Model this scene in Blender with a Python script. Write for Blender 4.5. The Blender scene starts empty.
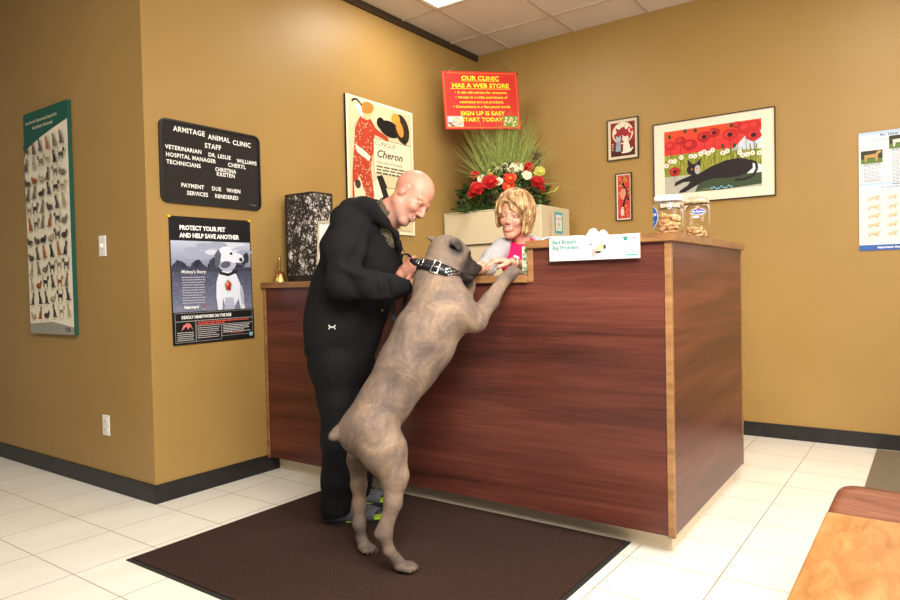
import bpy, bmesh, math, random
import numpy as np
from mathutils import Vector, Matrix
random.seed(7); rng = np.random.RandomState(5)
COL = bpy.context.scene.collection
PI = math.pi

# ---------------------------------------------------------------- materials
def lin(c):
    return tuple((x/12.92 if x <= .04045 else ((x+.055)/1.055)**2.4) for x in [v/255 for v in c]) + (1,)
MATS = {}
def mat(name, c, rough=.5, metal=0, spec=.5, emit=None, estr=0, trans=0, ior=1.45, sheen=0, subs=0, coat=0):
    if name in MATS: return MATS[name]
    m = bpy.data.materials.new(name); m.use_nodes = True
    b = m.node_tree.nodes['Principled BSDF']
    b.inputs['Base Color'].default_value = lin(c); b.inputs['Roughness'].default_value = rough
    b.inputs['Metallic'].default_value = metal; b.inputs['Specular IOR Level'].default_value = spec
    b.inputs['IOR'].default_value = ior; b.inputs['Transmission Weight'].default_value = trans
    b.inputs['Sheen Weight'].default_value = sheen; b.inputs['Coat Weight'].default_value = coat
    if subs:
        b.inputs['Subsurface Weight'].default_value = subs; b.inputs['Subsurface Radius'].default_value = (.012, .005, .003); b.inputs['Subsurface Scale'].default_value = 1
    if emit:
        b.inputs['Emission Color'].default_value = lin(emit); b.inputs['Emission Strength'].default_value = estr
    m.diffuse_color = lin(c); MATS[name] = m
    return m
def N(m, t, **kw):
    n = m.node_tree.nodes.new(t)
    for k, v in kw.items(): setattr(n, k, v)
    return n
def L(m, a, b): m.node_tree.links.new(a, b)
def bsdf(m): return m.node_tree.nodes['Principled BSDF']
def coords(m, scale=(1, 1, 1), kind='Object'):
    tc = N(m, 'ShaderNodeTexCoord'); mp = N(m, 'ShaderNodeMapping'); mp.inputs['Scale'].default_value = scale
    L(m, tc.outputs[kind], mp.inputs[0]); return mp.outputs[0]
def noise(m, vec, scale, detail=4, rough=.6, dist=0):
    n = N(m, 'ShaderNodeTexNoise'); L(m, vec, n.inputs['Vector'])
    n.inputs['Scale'].default_value = scale; n.inputs['Detail'].default_value = detail
    n.inputs['Roughness'].default_value = rough; n.inputs['Distortion'].default_value = dist
    return n.outputs['Fac']
def ramp(m, fac, stops):
    r = N(m, 'ShaderNodeValToRGB'); e = r.color_ramp.elements
    while len(e) < len(stops): e.new(.5)
    for el, (p, c) in zip(e, stops): el.position = p; el.color = lin(c)
    L(m, fac, r.inputs[0]); return r.outputs[0]
def bump(m, h, strength=.3, dist=.01):
    b = N(m, 'ShaderNodeBump'); b.inputs['Strength'].default_value = strength; b.inputs['Distance'].default_value = dist
    L(m, h, b.inputs['Height']); L(m, b.outputs[0], bsdf(m).inputs['Normal'])
def vary(m, c1, c2, scale=8, sc=(1, 1, 1), detail=4, bs=0, bd=.002, lo=.35, hi=.65):
    f = noise(m, coords(m, sc), scale, detail); L(m, ramp(m, f, [(lo, c1), (hi, c2)]), bsdf(m).inputs['Base Color'])
    if bs: bump(m, f, bs, bd)
    return m
def mixc(m, fac, a, b):
    n = N(m, 'ShaderNodeMix', data_type='RGBA'); 
    if isinstance(fac, (int, float)): n.inputs[0].default_value = fac
    else: L(m, fac, n.inputs[0])
    for i, v in ((6, a), (7, b)):
        if isinstance(v, tuple): n.inputs[i].default_value = lin(v)
        else: L(m, v, n.inputs[i])
    return n.outputs[2]
def math_(m, op, a, b=None, c=None):
    n = N(m, 'ShaderNodeMath', operation=op)
    for i, v in enumerate((a, b, c)):
        if v is None: continue
        if isinstance(v, (int, float)): n.inputs[i].default_value = v
        else: L(m, v, n.inputs[i])
    return n.outputs[0]

# ---------------------------------------------------------------- objects
def obj(name, me, parent=None, mats=None, smooth=False):
    if isinstance(me, bmesh.types.BMesh):
        bm = me; me = bpy.data.meshes.new(name); bm.to_mesh(me); bm.free()
    o = bpy.data.objects.new(name, me); COL.objects.link(o)
    if mats:
        for m in (mats if isinstance(mats, (list, tuple)) else [mats]): me.materials.append(m)
    if smooth:
        me.polygons.foreach_set('use_smooth', [True]*len(me.polygons))
    if parent: o.parent = parent; o.matrix_parent_inverse = Matrix.Identity(4)
    return o
def child(name, me, root, mats=None, smooth=False):
    """mesh given in world coordinates, parented to a root that may be moved"""
    o = obj(name, me, root, mats, smooth)
    M = Matrix.Identity(4); p = root; chain = []
    while p: chain.append(p); p = p.parent
    for p in reversed(chain): M = M @ p.matrix_basis
    o.data.transform(M.inverted()); return o
def thing(name, label, cat, loc=(0, 0, 0), rot=(0, 0, 0), group=None):
    o = bpy.data.objects.new(name, None); COL.objects.link(o); o.empty_display_size = .05
    o.location = loc; o.rotation_euler = rot; return tag(o, label, cat, group)
def tag(o, label=None, cat=None, group=None, kind=None):
    if label: o['label'] = label
    if cat: o['category'] = cat
    if group: o['group'] = group
    if kind: o['kind'] = kind
    return o
def struct(name, me, mats, parent=None):
    o = obj(name, me, parent, mats); o['kind'] = 'structure'; return o
def dup(o, parent=None):
    c = o.copy(); COL.objects.link(c); c.parent = parent
    for ch in [x for x in COL.objects if x.parent == o]: dup(ch, c)
    return c
def box(bm, x0, x1, y0, y1, z0, z1, bev=0, mi=0, M=None):
    v = [bm.verts.new(p) for p in ((x0,y0,z0),(x1,y0,z0),(x1,y1,z0),(x0,y1,z0),(x0,y0,z1),(x1,y0,z1),(x1,y1,z1),(x0,y1,z1))]
    fs = [bm.faces.new([v[i] for i in f]) for f in ((3,2,1,0),(4,5,6,7),(0,1,5,4),(1,2,6,5),(2,3,7,6),(3,0,4,7))]
    for f in fs: f.material_index = mi
    if bev:
        es = list({e for f in fs for e in f.edges})
        r = bmesh.ops.bevel(bm, geom=es, offset=bev, segments=2, profile=.6, affect='EDGES')
        v = list({x for f in r['faces'] for x in f.verts} | {x for x in v if x.is_valid})
    if M: bmesh.ops.transform(bm, matrix=M, verts=[x for x in v if x.is_valid])
    return bm
def B(*a, **k): return box(bmesh.new(), *a, **k)
def prism(bm, pts, a, b, axis='z', mi=0):
    """extrude polygon pts between a and b along axis"""
    def mk(p, t): return {'z': (p[0], p[1], t), 'y': (p[0], t, p[1]), 'x': (t, p[0], p[1])}[axis]
    v0 = [bm.verts.new(mk(p, a)) for p in pts]; v1 = [bm.verts.new(mk(p, b)) for p in pts]
    n = len(pts); fs = [bm.faces.new(v0[::-1]), bm.faces.new(v1)]
    for i in range(n): fs.append(bm.faces.new((v0[i], v0[(i+1) % n], v1[(i+1) % n], v1[i])))
    for f in fs: f.material_index = mi
    bmesh.ops.recalc_face_normals(bm, faces=fs); return bm
def tube(bm, pts, rad, n=8, caps=True, mi=0):
    pts = [Vector(p) for p in pts]; rad = rad if isinstance(rad, (list, tuple)) else [rad]*len(pts)
    up = None; rings = []
    for i, p in enumerate(pts):
        d = (pts[min(i+1, len(pts)-1)] - pts[max(i-1, 0)]).normalized()
        if up is None: up = d.orthogonal().normalized()
        up = (up - d*up.dot(d)).normalized(); s = d.cross(up)
        rings.append([bm.verts.new(p + (up*math.cos(2*PI*k/n) + s*math.sin(2*PI*k/n))*rad[i]) for k in range(n)])
    fs = []
    for a, b in zip(rings, rings[1:]):
        for k in range(n): fs.append(bm.faces.new((a[k], a[(k+1) % n], b[(k+1) % n], b[k])))
    if caps: fs += [bm.faces.new(rings[0][::-1]), bm.faces.new(rings[-1])]
    for f in fs: f.material_index = mi; f.smooth = True
    return bm
def lathe(bm, prof, n=32, c=(0, 0, 0), mi=0):
    rings = [[bm.verts.new((c[0]+r*math.cos(2*PI*k/n), c[1]+r*math.sin(2*PI*k/n), c[2]+z)) for k in range(n)] if r > 1e-5 else [bm.verts.new((c[0], c[1], c[2]+z))] for r, z in prof]
    for a, b in zip(rings, rings[1:]):
        for k in range(n):
            k2 = (k+1) % n
            q = [a[k % len(a)], a[k2 % len(a)], b[k2 % len(b)], b[k % len(b)]]
            q = [x for i, x in enumerate(q) if x not in q[:i]]
            if len(q) > 2: f = bm.faces.new(q); f.material_index = mi; f.smooth = True
    return bm
def ball(bm, c, r, n=12, mi=0, sq=(1, 1, 1), M=None):
    mt = Matrix.Translation(c) @ (M or Matrix.Identity(4)) @ Matrix.Diagonal((*[r*s for s in sq], 1))
    g = bmesh.ops.create_uvsphere(bm, u_segments=n, v_segments=max(6, n*2//3), radius=1, matrix=mt)
    for v in g['verts']:
        for f in v.link_faces: f.material_index = mi; f.smooth = True
    return bm
def basis(o, ux, uy, uz):
    M = Matrix.Identity(4)
    for i, u in enumerate((ux, uy, uz)):
        for j in range(3): M[j][i] = u[j]
    for j in range(3): M[j][3] = o[j]
    return M

# ---------------------------------------------------------------- printed sheets
def pm(c, rough=.55):
    c = tuple(int(v) for v in c)
    return mat('print_%d_%d_%d_%d' % (*c, int(rough*100)), c, rough, spec=.3)
class Sheet:
    """flat printed artwork: every mark is real flat geometry a fraction of a millimetre above the paper"""
    def __init__(s, W, H):
        s.W, s.H = W, H; s.bm = bmesh.new(); s.mats = []; s.k = 0; s.rough = .5
    def mi(s, c):
        m = pm(c, s.rough)
        if m not in s.mats: s.mats.append(m)
        return s.mats.index(m)
    def poly(s, pts, c, z=None):
        s.k += 1; z = .0003 + s.k*.00001 if z is None else z
        vs = [s.bm.verts.new((x, y, z)) for x, y in pts]
        try: f = s.bm.faces.new(vs)
        except ValueError: return
        f.normal_update()
        if f.normal.z < 0: f.normal_flip()
        f.material_index = s.mi(c)
    def rect(s, x0, y0, x1, y1, c): s.poly([(x0, y0), (x1, y0), (x1, y1), (x0, y1)], c)
    def ell(s, x, y, a, b, c, rot=0, n=20, wob=0, ph=0):
        cr, sr = math.cos(rot), math.sin(rot); pts = []
        for i in range(n):
            t = 2*PI*i/n; w = 1 + wob*math.sin(5*t+ph)
            u, v = a*w*math.cos(t), b*w*math.sin(t); pts.append((x+u*cr-v*sr, y+u*sr+v*cr))
        s.poly(pts, c)
    def line(s, pts, w, c):
        for (x0, y0), (x1, y1) in zip(pts, pts[1:]):
            l = math.hypot(x1-x0, y1-y0) or 1; nx, ny = -(y1-y0)/l*w/2, (x1-x0)/l*w/2
            s.poly([(x0+nx, y0+ny), (x1+nx, y1+ny), (x1-nx, y1-ny), (x0-nx, y0-ny)], c)
    def grad(s, x0, y0, x1, y1, ca, cb, n=8):
        for i in range(n):
            t = i/(n-1); c = tuple(a+(b-a)*t for a, b in zip(ca, cb))
            s.rect(x0, y0+(y1-y0)*i/n, x1, y0+(y1-y0)*(i+1)/n, c)
    def text(s, t, x, y, h, c, align='LEFT', bold=0, sx=1, sp=1, shear=0):
        """h = capital height, y = baseline"""
        cu = bpy.data.curves.new('t', 'FONT'); cu.body = t; cu.size = 1; cu.align_x = align; cu.offset = bold
        cu.space_character = sp; cu.resolution_u = 2; cu.shear = shear
        o = bpy.data.objects.new('t', cu); COL.objects.link(o)
        dg = bpy.context.evaluated_depsgraph_get(); me = bpy.data.meshes.new_from_object(o.evaluated_get(dg))
        bpy.data.objects.remove(o); bpy.data.curves.remove(cu)
        s.k += 1; z = .0004 + s.k*.00001; k = h/.70; mi = s.mi(c)
        nv = len(s.bm.verts); nf = len(s.bm.faces)
        s.bm.from_mesh(me); s.bm.verts.ensure_lookup_table(); s.bm.faces.ensure_lookup_table()
        for v in s.bm.verts[nv:]: v.co = Vector((x+v.co.x*k*sx, y+v.co.y*k, z))
        for f in s.bm.faces[nf:]:
            f.material_index = mi; f.normal_update()
            if f.normal.z < 0: f.normal_flip()
        bpy.data.meshes.remove(me)
    def bars(s, x0, y0, x1, n, dy, h, c, seed=0):
        """tiny unreadable lines of print"""
        r = random.Random(seed)
        for i in range(n):
            x = x0; xe = x1 - (r.random()*.25*(x1-x0) if i % 4 == 3 else r.random()*.06*(x1-x0))
            while x < xe:
                w = min(r.uniform(1.2, 4)*h*1.6, xe-x); s.rect(x, y0-i*dy, x+w, y0-i*dy+h, c); x += w+h*.8
def place_sheet(sh, name, TL, TR, BL, thick=.004, edge=(60, 60, 60), parent=None, out=.001):
    """builds backing board + print from three world corners; the sheet is sheared to none: orthonormal axes"""
    TL, TR, BL = Vector(TL), Vector(TR), Vector(BL)
    ux = (TR-TL).normalized(); uy = (TL-BL); uy = (uy - ux*uy.dot(ux)).normalized(); uz = ux.cross(uy)
    M = basis(BL + uz*(thick+out), ux, uy, uz); W, H = sh.W, sh.H
    kx, ky = (TR-TL).length/W, (TL-BL).dot(uy)/H; sh.bm.transform(Matrix.Diagonal((kx, ky, 1, 1))); W, H = W*kx, H*ky
    em = pm(edge); 
    if em not in sh.mats: sh.mats.append(em)
    box(sh.bm, 0, W, 0, H, -thick, 0, mi=sh.mats.index(em))
    me = bpy.data.meshes.new(name); sh.bm.to_mesh(me); sh.bm.free()
    for m in sh.mats: me.materials.append(m)
    o = bpy.data.objects.new(name, me); COL.objects.link(o)
    if parent: o.parent = parent; me.transform(parent.matrix_basis.inverted() @ M)
    else: o.matrix_basis = M
    return o

# ---------------------------------------------------------------- implicit surfaces for bodies
def A(v): return np.array(v, dtype=np.float32)
class Field:
    def __init__(s, lo, hi, h):
        s.lo = A(lo); s.h = h; s.n = [int(math.ceil((hi[i]-lo[i])/h))+1 for i in range(3)]
        s.F = np.full(s.n, 9.0, np.float32)
        s.ax = [s.lo[i]+np.arange(s.n[i], dtype=np.float32)*h for i in range(3)]
    def _apply(s, lo, hi, fn, k, op):
        sl = []
        for i in range(3):
            a = max(0, int((lo[i]-k-.02-s.lo[i])/s.h)); b = min(s.n[i], int((hi[i]+k+.02-s.lo[i])/s.h)+2)
            if a >= b: return
            sl.append(slice(a, b))
        sl = tuple(sl); X = s.ax[0][sl[0]][:, None, None]; Y = s.ax[1][sl[1]][None, :, None]; Z = s.ax[2][sl[2]][None, None, :]
        d = fn(X, Y, Z); f = s.F[sl]
        if op == 's': d = -d; h = np.maximum(k-np.abs(f-d), 0)/k; s.F[sl] = np.maximum(f, d)+h*h*k*.25
        else: h = np.maximum(k-np.abs(f-d), 0)/k; s.F[sl] = np.minimum(f, d)-h*h*k*.25
    def cone(s, a, b, ra, rb, k=.02, flat=None, op='u'):
        a, b = A(a), A(b); ba = b-a; L2 = float(ba@ba)+1e-12; R = max(ra, rb)
        def fn(X, Y, Z):
            px, py, pz = X-a[0], Y-a[1], Z-a[2]
            t = np.clip((px*ba[0]+py*ba[1]+pz*ba[2])/L2, 0, 1)
            qx, qy, qz = px-ba[0]*t, py-ba[1]*t, pz-ba[2]*t
            if flat is not None:
                n, sc = flat; n = A(n)/np.linalg.norm(n); vn = (qx*n[0]+qy*n[1]+qz*n[2])*(1/sc-1)
                qx, qy, qz = qx+n[0]*vn, qy+n[1]*vn, qz+n[2]*vn
            return np.sqrt(qx*qx+qy*qy+qz*qz)-(ra+(rb-ra)*t)
        Rm = R*(max(1, flat[1]) if flat else 1)
        s._apply(np.minimum(a, b)-Rm, np.maximum(a, b)+Rm, fn, k, op); return s
    def chain(s, pts, rad, k=.02, flat=None, op='u'):
        for i in range(len(pts)-1): s.cone(pts[i], pts[i+1], rad[i], rad[i+1], k, flat, op)
        return s
    def ell(s, c, r, ax=None, k=.02, op='u'):
        c = A(c); r = A(r); ax = np.eye(3, dtype=np.float32) if ax is None else A(ax)
        def fn(X, Y, Z):
            p = [X-c[0], Y-c[1], Z-c[2]]; q = [ax[i][0]*p[0]+ax[i][1]*p[1]+ax[i][2]*p[2] for i in range(3)]
            k0 = np.sqrt((q[0]/r[0])**2+(q[1]/r[1])**2+(q[2]/r[2])**2); k1 = np.sqrt((q[0]/r[0]**2)**2+(q[1]/r[1]**2)**2+(q[2]/r[2]**2)**2)+1e-9
            return k0*(k0-1)/k1
        e = np.abs(ax.T*r).sum(1) if ax is not None else r
        s._apply(c-e, c+e, fn, k, op); return s
    def cut(s, p, n, k=.004):
        """keep the side n points away from"""
        p, n = A(p), A(n)/np.linalg.norm(n)
        d = (s.ax[0][:, None, None]-p[0])*n[0]+(s.ax[1][None, :, None]-p[1])*n[1]+(s.ax[2][None, None, :]-p[2])*n[2]
        s.F = np.maximum(s.F, d); return s
    def ripple(s, amp, fn):
        s.F = s.F + amp*fn(s.ax[0][:, None, None], s.ax[1][None, :, None], s.ax[2][None, None, :]); return s
    def mesh(s):
        F = s.F; ins = F < 0
        c = np.zeros([n-1 for n in s.n], np.int8)
        for dx in (0, 1):
            for dy in (0, 1):
                for dz in (0, 1): c += ins[dx:s.n[0]-1+dx, dy:s.n[1]-1+dy, dz:s.n[2]-1+dz]
        idx = np.argwhere((c > 0) & (c < 8)); ids = np.full(c.shape, -1, np.int32); ids[tuple(idx.T)] = np.arange(len(idx))
        acc = np.zeros((len(idx), 3), np.float32); cnt = np.zeros(len(idx), np.float32)
        cor = [(i, j, k) for i in (0, 1) for j in (0, 1) for k in (0, 1)]
        for a in cor:
            for ax in range(3):
                if a[ax]: continue
                b = list(a); b[ax] = 1
                fa = F[tuple((idx+a).T)]; fb = F[tuple((idx+b).T)]; m = (fa < 0) != (fb < 0)
                t = np.where(m, fa/(fa-fb+1e-12*(fa == fb)), 0)
                p = np.tile(A(a), (len(idx), 1)); p[:, ax] = t; acc[m] += p[m]; cnt[m] += 1
        V = s.lo+(idx+acc/cnt[:, None])*s.h
        Q = []
        for ax in range(3):
            sl0 = [slice(None)]*3; sl1 = [slice(None)]*3; sl0[ax] = slice(0, -1); sl1[ax] = slice(1, None)
            e = np.argwhere(ins[tuple(sl0)] != ins[tuple(sl1)]); u, v = [(1, 2), (2, 0), (0, 1)][ax]
            e = e[(e[:, u] > 0) & (e[:, v] > 0) & (e[:, u] < s.n[u]-1) & (e[:, v] < s.n[v]-1)]
            du = np.zeros(3, int); du[u] = 1; dv = np.zeros(3, int); dv[v] = 1
            q = np.stack([ids[tuple((e-du-dv).T)], ids[tuple((e-dv).T)], ids[tuple(e.T)], ids[tuple((e-du).T)]], 1)
            fl = ~ins[tuple(e.T)]; q[fl] = q[fl][:, ::-1]; Q.append(q)
        Q = np.concatenate(Q); Q = Q[(Q >= 0).all(1)]
        me = bpy.data.meshes.new('m'); me.vertices.add(len(V)); me.vertices.foreach_set('co', V.ravel().astype(np.float32))
        me.loops.add(len(Q)*4); me.loops.foreach_set('vertex_index', Q.ravel().astype(np.int32))
        me.polygons.add(len(Q)); me.polygons.foreach_set('loop_start', np.arange(0, len(Q)*4, 4, dtype=np.int32))
        me.polygons.foreach_set('use_smooth', np.ones(len(Q), bool))
        me.update(calc_edges=True); me.validate(); return me, V
def attr(me, name, vals):
    a = me.attributes.new(name, 'FLOAT', 'POINT'); a.data.foreach_set('value', np.asarray(vals, np.float32))
def near(V, p, r0, r1):
    """1 inside r0 of p, falling to 0 at r1"""
    d = np.linalg.norm(V-A(p), axis=1); return np.clip((r1-d)/(r1-r0), 0, 1)
def getattr_node(m, name):
    n = N(m, 'ShaderNodeAttribute'); n.attribute_name = name; return n.outputs['Fac']
# ================================================================ the room
XB, YA, YC, CH = -3.325, 1.945, 5.11, 3.15
wall_m = mat('mustard_wall_paint', (158, 125, 70), .42, spec=.35)
f = noise(wall_m, coords(wall_m), 1.3, 3); L(wall_m, ramp(wall_m, f, [(.3, (155, 122, 66)), (.7, (162, 129, 73))]), bsdf(wall_m).inputs[0])
bump(wall_m, noise(wall_m, coords(wall_m), 260, 2), .12, .001)
base_m = vary(mat('black_vinyl_base', (30, 28, 27), .45), (24, 22, 22), (38, 36, 35), 14)
# floor: cream square tiles with thin brown grout
fm = mat('cream_floor_tile', (228, 218, 200), .3, spec=.5)
g = N(fm, 'ShaderNodeNewGeometry'); sx = N(fm, 'ShaderNodeSeparateXYZ'); L(fm, g.outputs['Position'], sx.inputs[0])
def grout(axis, off, step, w):
    a = math_(fm, 'DIVIDE', math_(fm, 'ADD', sx.outputs[axis], -off+100*step), step); fr = math_(fm, 'FRACT', a)
    d = math_(fm, 'ABSOLUTE', math_(fm, 'SUBTRACT', math_(fm, 'FRACT', math_(fm, 'ADD', fr, .5)), .5))
    return math_(fm, 'LESS_THAN', d, w/step/2), math_(fm, 'FLOOR', a)
gx, ix = grout('X', -.661, .3545, .0038); gy, iy = grout('Y', 1.943, .335, .0038)
cell = math_(fm, 'ADD', math_(fm, 'MULTIPLY', ix, 7.13), math_(fm, 'MULTIPLY', iy, 3.71))
wn = N(fm, 'ShaderNodeTexWhiteNoise', noise_dimensions='1D'); L(fm, cell, wn.inputs['W'])
cl = noise(fm, coords(fm, (1, .35, 1)), 5, 5)
c0 = ramp(fm, cl, [(.3, (224, 217, 203)), (.7, (233, 227, 214))])
c1 = mixc(fm, math_(fm, 'MULTIPLY', wn.outputs['Value'], .25), c0, (220, 213, 198))
c2 = mixc(fm, math_(fm, 'MAXIMUM', gx, gy), c1, (142, 112, 84)); L(fm, c2, bsdf(fm).inputs[0])
struct('floor', B(-7, 3.2, -3.2, 6, -.1, 0), fm)
# walls (real thickness), mustard
struct('wall_left', B(-7, XB, YA, YA+.12, 0, CH+.1), wall_m)
struct('wall_center', B(XB-.12, XB, YA+.12, YC+.12, 0, CH+.1), wall_m)
struct('wall_back', B(XB, 3.2, YC, YC+.12, 0, CH+.1), wall_m)
struct('baseboard_left', B(-7, XB+.006, YA-.008, YA, 0, .1, .002), base_m)
struct('baseboard_center', B(XB, XB+.008, YA-.008, 2.762, 0, .1, .002), base_m)
struct('baseboard_back', B(-2.0, 3.2, YC-.008, YC, 0, .1, .002), base_m)
trim_m = mat('dark_ceiling_trim', (58, 42, 22), .6)
struct('trim_1', B(XB, XB+.022, YA, YC, CH-.05, CH), trim_m)
# ceiling: speckled lay-in tiles with a metal grid, one opening for the lamp
cm = mat('ceiling_tile', (222, 212, 200), .9, spec=.1)
sp = noise(cm, coords(cm), 120, 2, .7); L(cm, ramp(cm, sp, [(.30, (170, 158, 145)), (.42, (222, 212, 200))]), bsdf(cm).inputs[0]); bump(cm, sp, .25, .002)
bm = bmesh.new()
GX = [-2.976+.61*i for i in range(-1, 11)]; GY = [4.70-.64*i for i in range(0, 13)]
lights = [(1, 1), (5, 1), (8, 1), (4, 4), (7, 5), (8, 8), (0, 7)]   # (column, row) cells holding a lamp
def cellrect(c, r): return GX[c], GX[c+1], GY[r+1], GY[r]
xs = [-7, -5.5] + [-4.2] + GX + [3.2]; ys = [YC+.1] + GY + [-3.2]
L_cells = {(GX[c], GY[r]) for c, r in lights}
for i in range(len(xs)-1):
    for j in range(len(ys)-1):
        if (xs[i], ys[j]) in L_cells: continue
        box(bm, xs[i], xs[i+1], ys[j+1], ys[j], CH, CH+.02)
ceil = struct('ceiling', bm, cm)
bm = bmesh.new()
for x in GX: box(bm, x-.011, x+.011, -3.2, YC, CH-.008, CH+.001)
for y in GY: box(bm, -7 if y < YA else XB+.02, 3.2, y-.011, y+.011, CH-.0083, CH+.001)
struct('ceiling_grid', bm, mat('ceiling_grid_metal', (196, 180, 158), .5), ceil)
dif = mat('lamp_diffuser', (255, 250, 240), .5, emit=(255, 244, 226), estr=5)
LW = dict()
for n_, (c, r) in enumerate(lights):
    x0, x1, y0, y1 = cellrect(c, r)
    t = thing('ceiling_light', 'square recessed ceiling light panel glowing near the back left corner of the ceiling' if n_ == 0 else 'square recessed ceiling light panel beyond the photo', 'ceiling light', ((x0+x1)/2, (y0+y1)/2, CH))
    if n_: t['label'] = ['', 'recessed ceiling light over the middle of the back wall', 'recessed ceiling light over the grey mat', 'recessed ceiling light over the brown mat', 'recessed ceiling light over the coffee table', 'recessed ceiling light nearest the right front', 'recessed ceiling light nearest the left front'][n_]
    t['group'] = 'recessed ceiling lights'
    child('frame', box(box(box(B(x0+.011, x0+.03, y0+.011, y1-.011, CH-.004, CH+.02), x1-.03, x1-.011, y0+.011, y1-.011, CH-.004, CH+.02), x0+.03, x1-.03, y0+.011, y0+.03, CH-.004, CH+.02), x0+.03, x1-.03, y1-.03, y1-.011, CH-.004, CH+.02), t, mat('white_enamel', (240, 238, 232), .4))
    child('diffuser', B(x0+.03, x1-.03, y0+.03, y1-.03, CH, CH+.012), t, dif)
def area(name, loc, size, power, color, rot=(0, 0, 0), sy=None, spread=None):
    l = bpy.data.lights.new(name, 'AREA'); l.size = size; l.energy = power; l.color = color
    if sy: l.shape = 'RECTANGLE'; l.size_y = sy
    if spread: l.spread = spread
    o = bpy.data.objects.new(name, l); COL.objects.link(o); o.location = loc; o.rotation_euler = rot; return o
PW = [13, 14, 28, 24, 32, 28, 26]
for (c, r), p in zip(lights, PW):
    x0, x1, y0, y1 = cellrect(c, r); area('lamp_light', ((x0+x1)/2, (y0+y1)/2, CH-.012), .52, p, (1, .96, .90))

# ---------------------------------------------------------------- camera
r_, u_, f_ = ((0.812208,0.582955,-0.021960),(0.004165,0.031847,0.999484),(-0.583353,0.811880,-0.023438))
cam = bpy.data.cameras.new('camera'); co = bpy.data.objects.new('camera', cam); COL.objects.link(co)
co.matrix_world = basis((0, 0, 1.12), r_, u_, tuple(-v for v in f_)); cam.sensor_width = 36; cam.lens = 27.0241; cam.clip_start = .02
bpy.context.scene.camera = co
w = bpy.data.worlds.new('world'); bpy.context.scene.world = w; w.use_nodes = True
w.node_tree.nodes['Background'].inputs[0].default_value = (1, .96, .90, 1); w.node_tree.nodes['Background'].inputs[1].default_value = .15
vs = bpy.context.scene.view_settings; vs.view_transform = 'Standard'; vs.look = 'None'; vs.gamma = 1; vs.use_curve_mapping = False; vs.exposure = .25
# soft fill lamp added behind and to the right of the camera
wl = area('right_fill_light', (3.0, 1.3, 1.9), 2.6, 90, (1, .97, .93), sy=2.0)
wl.rotation_euler = (Vector((-2.2, 3.2, 1.2))-Vector((3.0, 1.3, 1.9))).to_track_quat('-Z', 'Y').to_euler()

bl = area('flash_bounce_fill', (.1, .6, 2.75), 1.5, 60, (1, .97, .93), sy=1.3, spread=math.radians(105))  # camera-side fill added to brighten the front, imitating flash bounced off the ceiling
bl.rotation_euler = (Vector((-1.7, 2.9, 1.0))-Vector((.1, .6, 2.75))).to_track_quat('-Z', 'Y').to_euler()

# ================================================================ floor mats
mm = mat('brown_carpet_mat', (70, 50, 42), .95, spec=.1)
f = noise(mm, coords(mm), 240, 3, .8); f2 = noise(mm, coords(mm), 14, 4)
L(mm, mixc(mm, math_(mm, 'MULTIPLY', f2, .35), ramp(mm, f, [(.3, (34, 23, 19)), (.52, (58, 41, 34)), (.72, (94, 67, 52))]), (42, 31, 28)), bsdf(mm).inputs[0]); bump(mm, f, .8, .004)
rub = mat('black_rubber', (34, 32, 31), .7)
t = thing('floor_mat', 'large dark brown carpet mat on the tiles under the man and dog', 'mat', (-1.9, 2.0, 0))
child('rubber_edge', B(-2.74, -1.058, 1.462, 2.758, .0005, .004), t, rub)
child('carpet_pile', B(-2.722, -1.076, 1.48, 2.75, .004, .009, .002), t, mm)
gm = vary(mat('olive_grey_mat', (110, 98, 78), .9), (98, 88, 68), (122, 108, 86), 200, bs=.4)
tag(obj('floor_mat', B(-.305, .7, 3.9, 5.06, .0005, .008, .002), None, gm), 'flat olive-grey mat on the tiles by the back wall at the right', 'mat')

# ================================================================ reception counter
def grain(name, cs, scale, st, rough, bs=.05):
    m = mat(name, cs[1], rough, spec=.5)
    v = coords(m, st); f = noise(m, v, scale, 7, .65, .6); f3 = noise(m, coords(m, tuple(q*(6 if q > .5 else 1.5) for q in st)), scale*4, 4, .6)
    mix = math_(m, 'ADD', math_(m, 'MULTIPLY', f, .72), math_(m, 'MULTIPLY', f3, .28))
    L(m, ramp(m, mix, [(.34, cs[0]), (.5, cs[1]), (.66, cs[2])]), bsdf(m).inputs[0]); bump(m, f3, bs, .001); return m
lam = grain('mahogany_laminate', [(54, 27, 21), (88, 44, 34), (114, 62, 47)], 3.2, (.16, .16, 2.6), .33)
oak = grain('oak_edging', [(112, 76, 44), (144, 102, 62), (168, 126, 82)], 8, (.6, .6, 3), .4)
oakh = grain('oak_ledge', [(104, 68, 38), (134, 92, 54), (160, 116, 70)], 7, (.6, 2, 6), .38)
kick_m = mat('cream_kick_panel', (222, 208, 180), .5)
FY = 2.68
ctr = thing('reception_counter', 'long reddish mahogany reception counter with oak edging, a low left ledge and a raised right end', 'counter', (-2.0, 2.9, 0))
ctr['label'] = 'reddish mahogany reception counter with oak edges and a raised right end'
bm = prism(bmesh.new(), [(-3.30, .09), (-.872, .09), (-.872, 1.272), (-1.462, 1.272), (-1.462, 1.12), (-3.30, 1.12)], FY, FY+.02, 'y')
child('front_panel', bm, ctr, lam)
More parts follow.
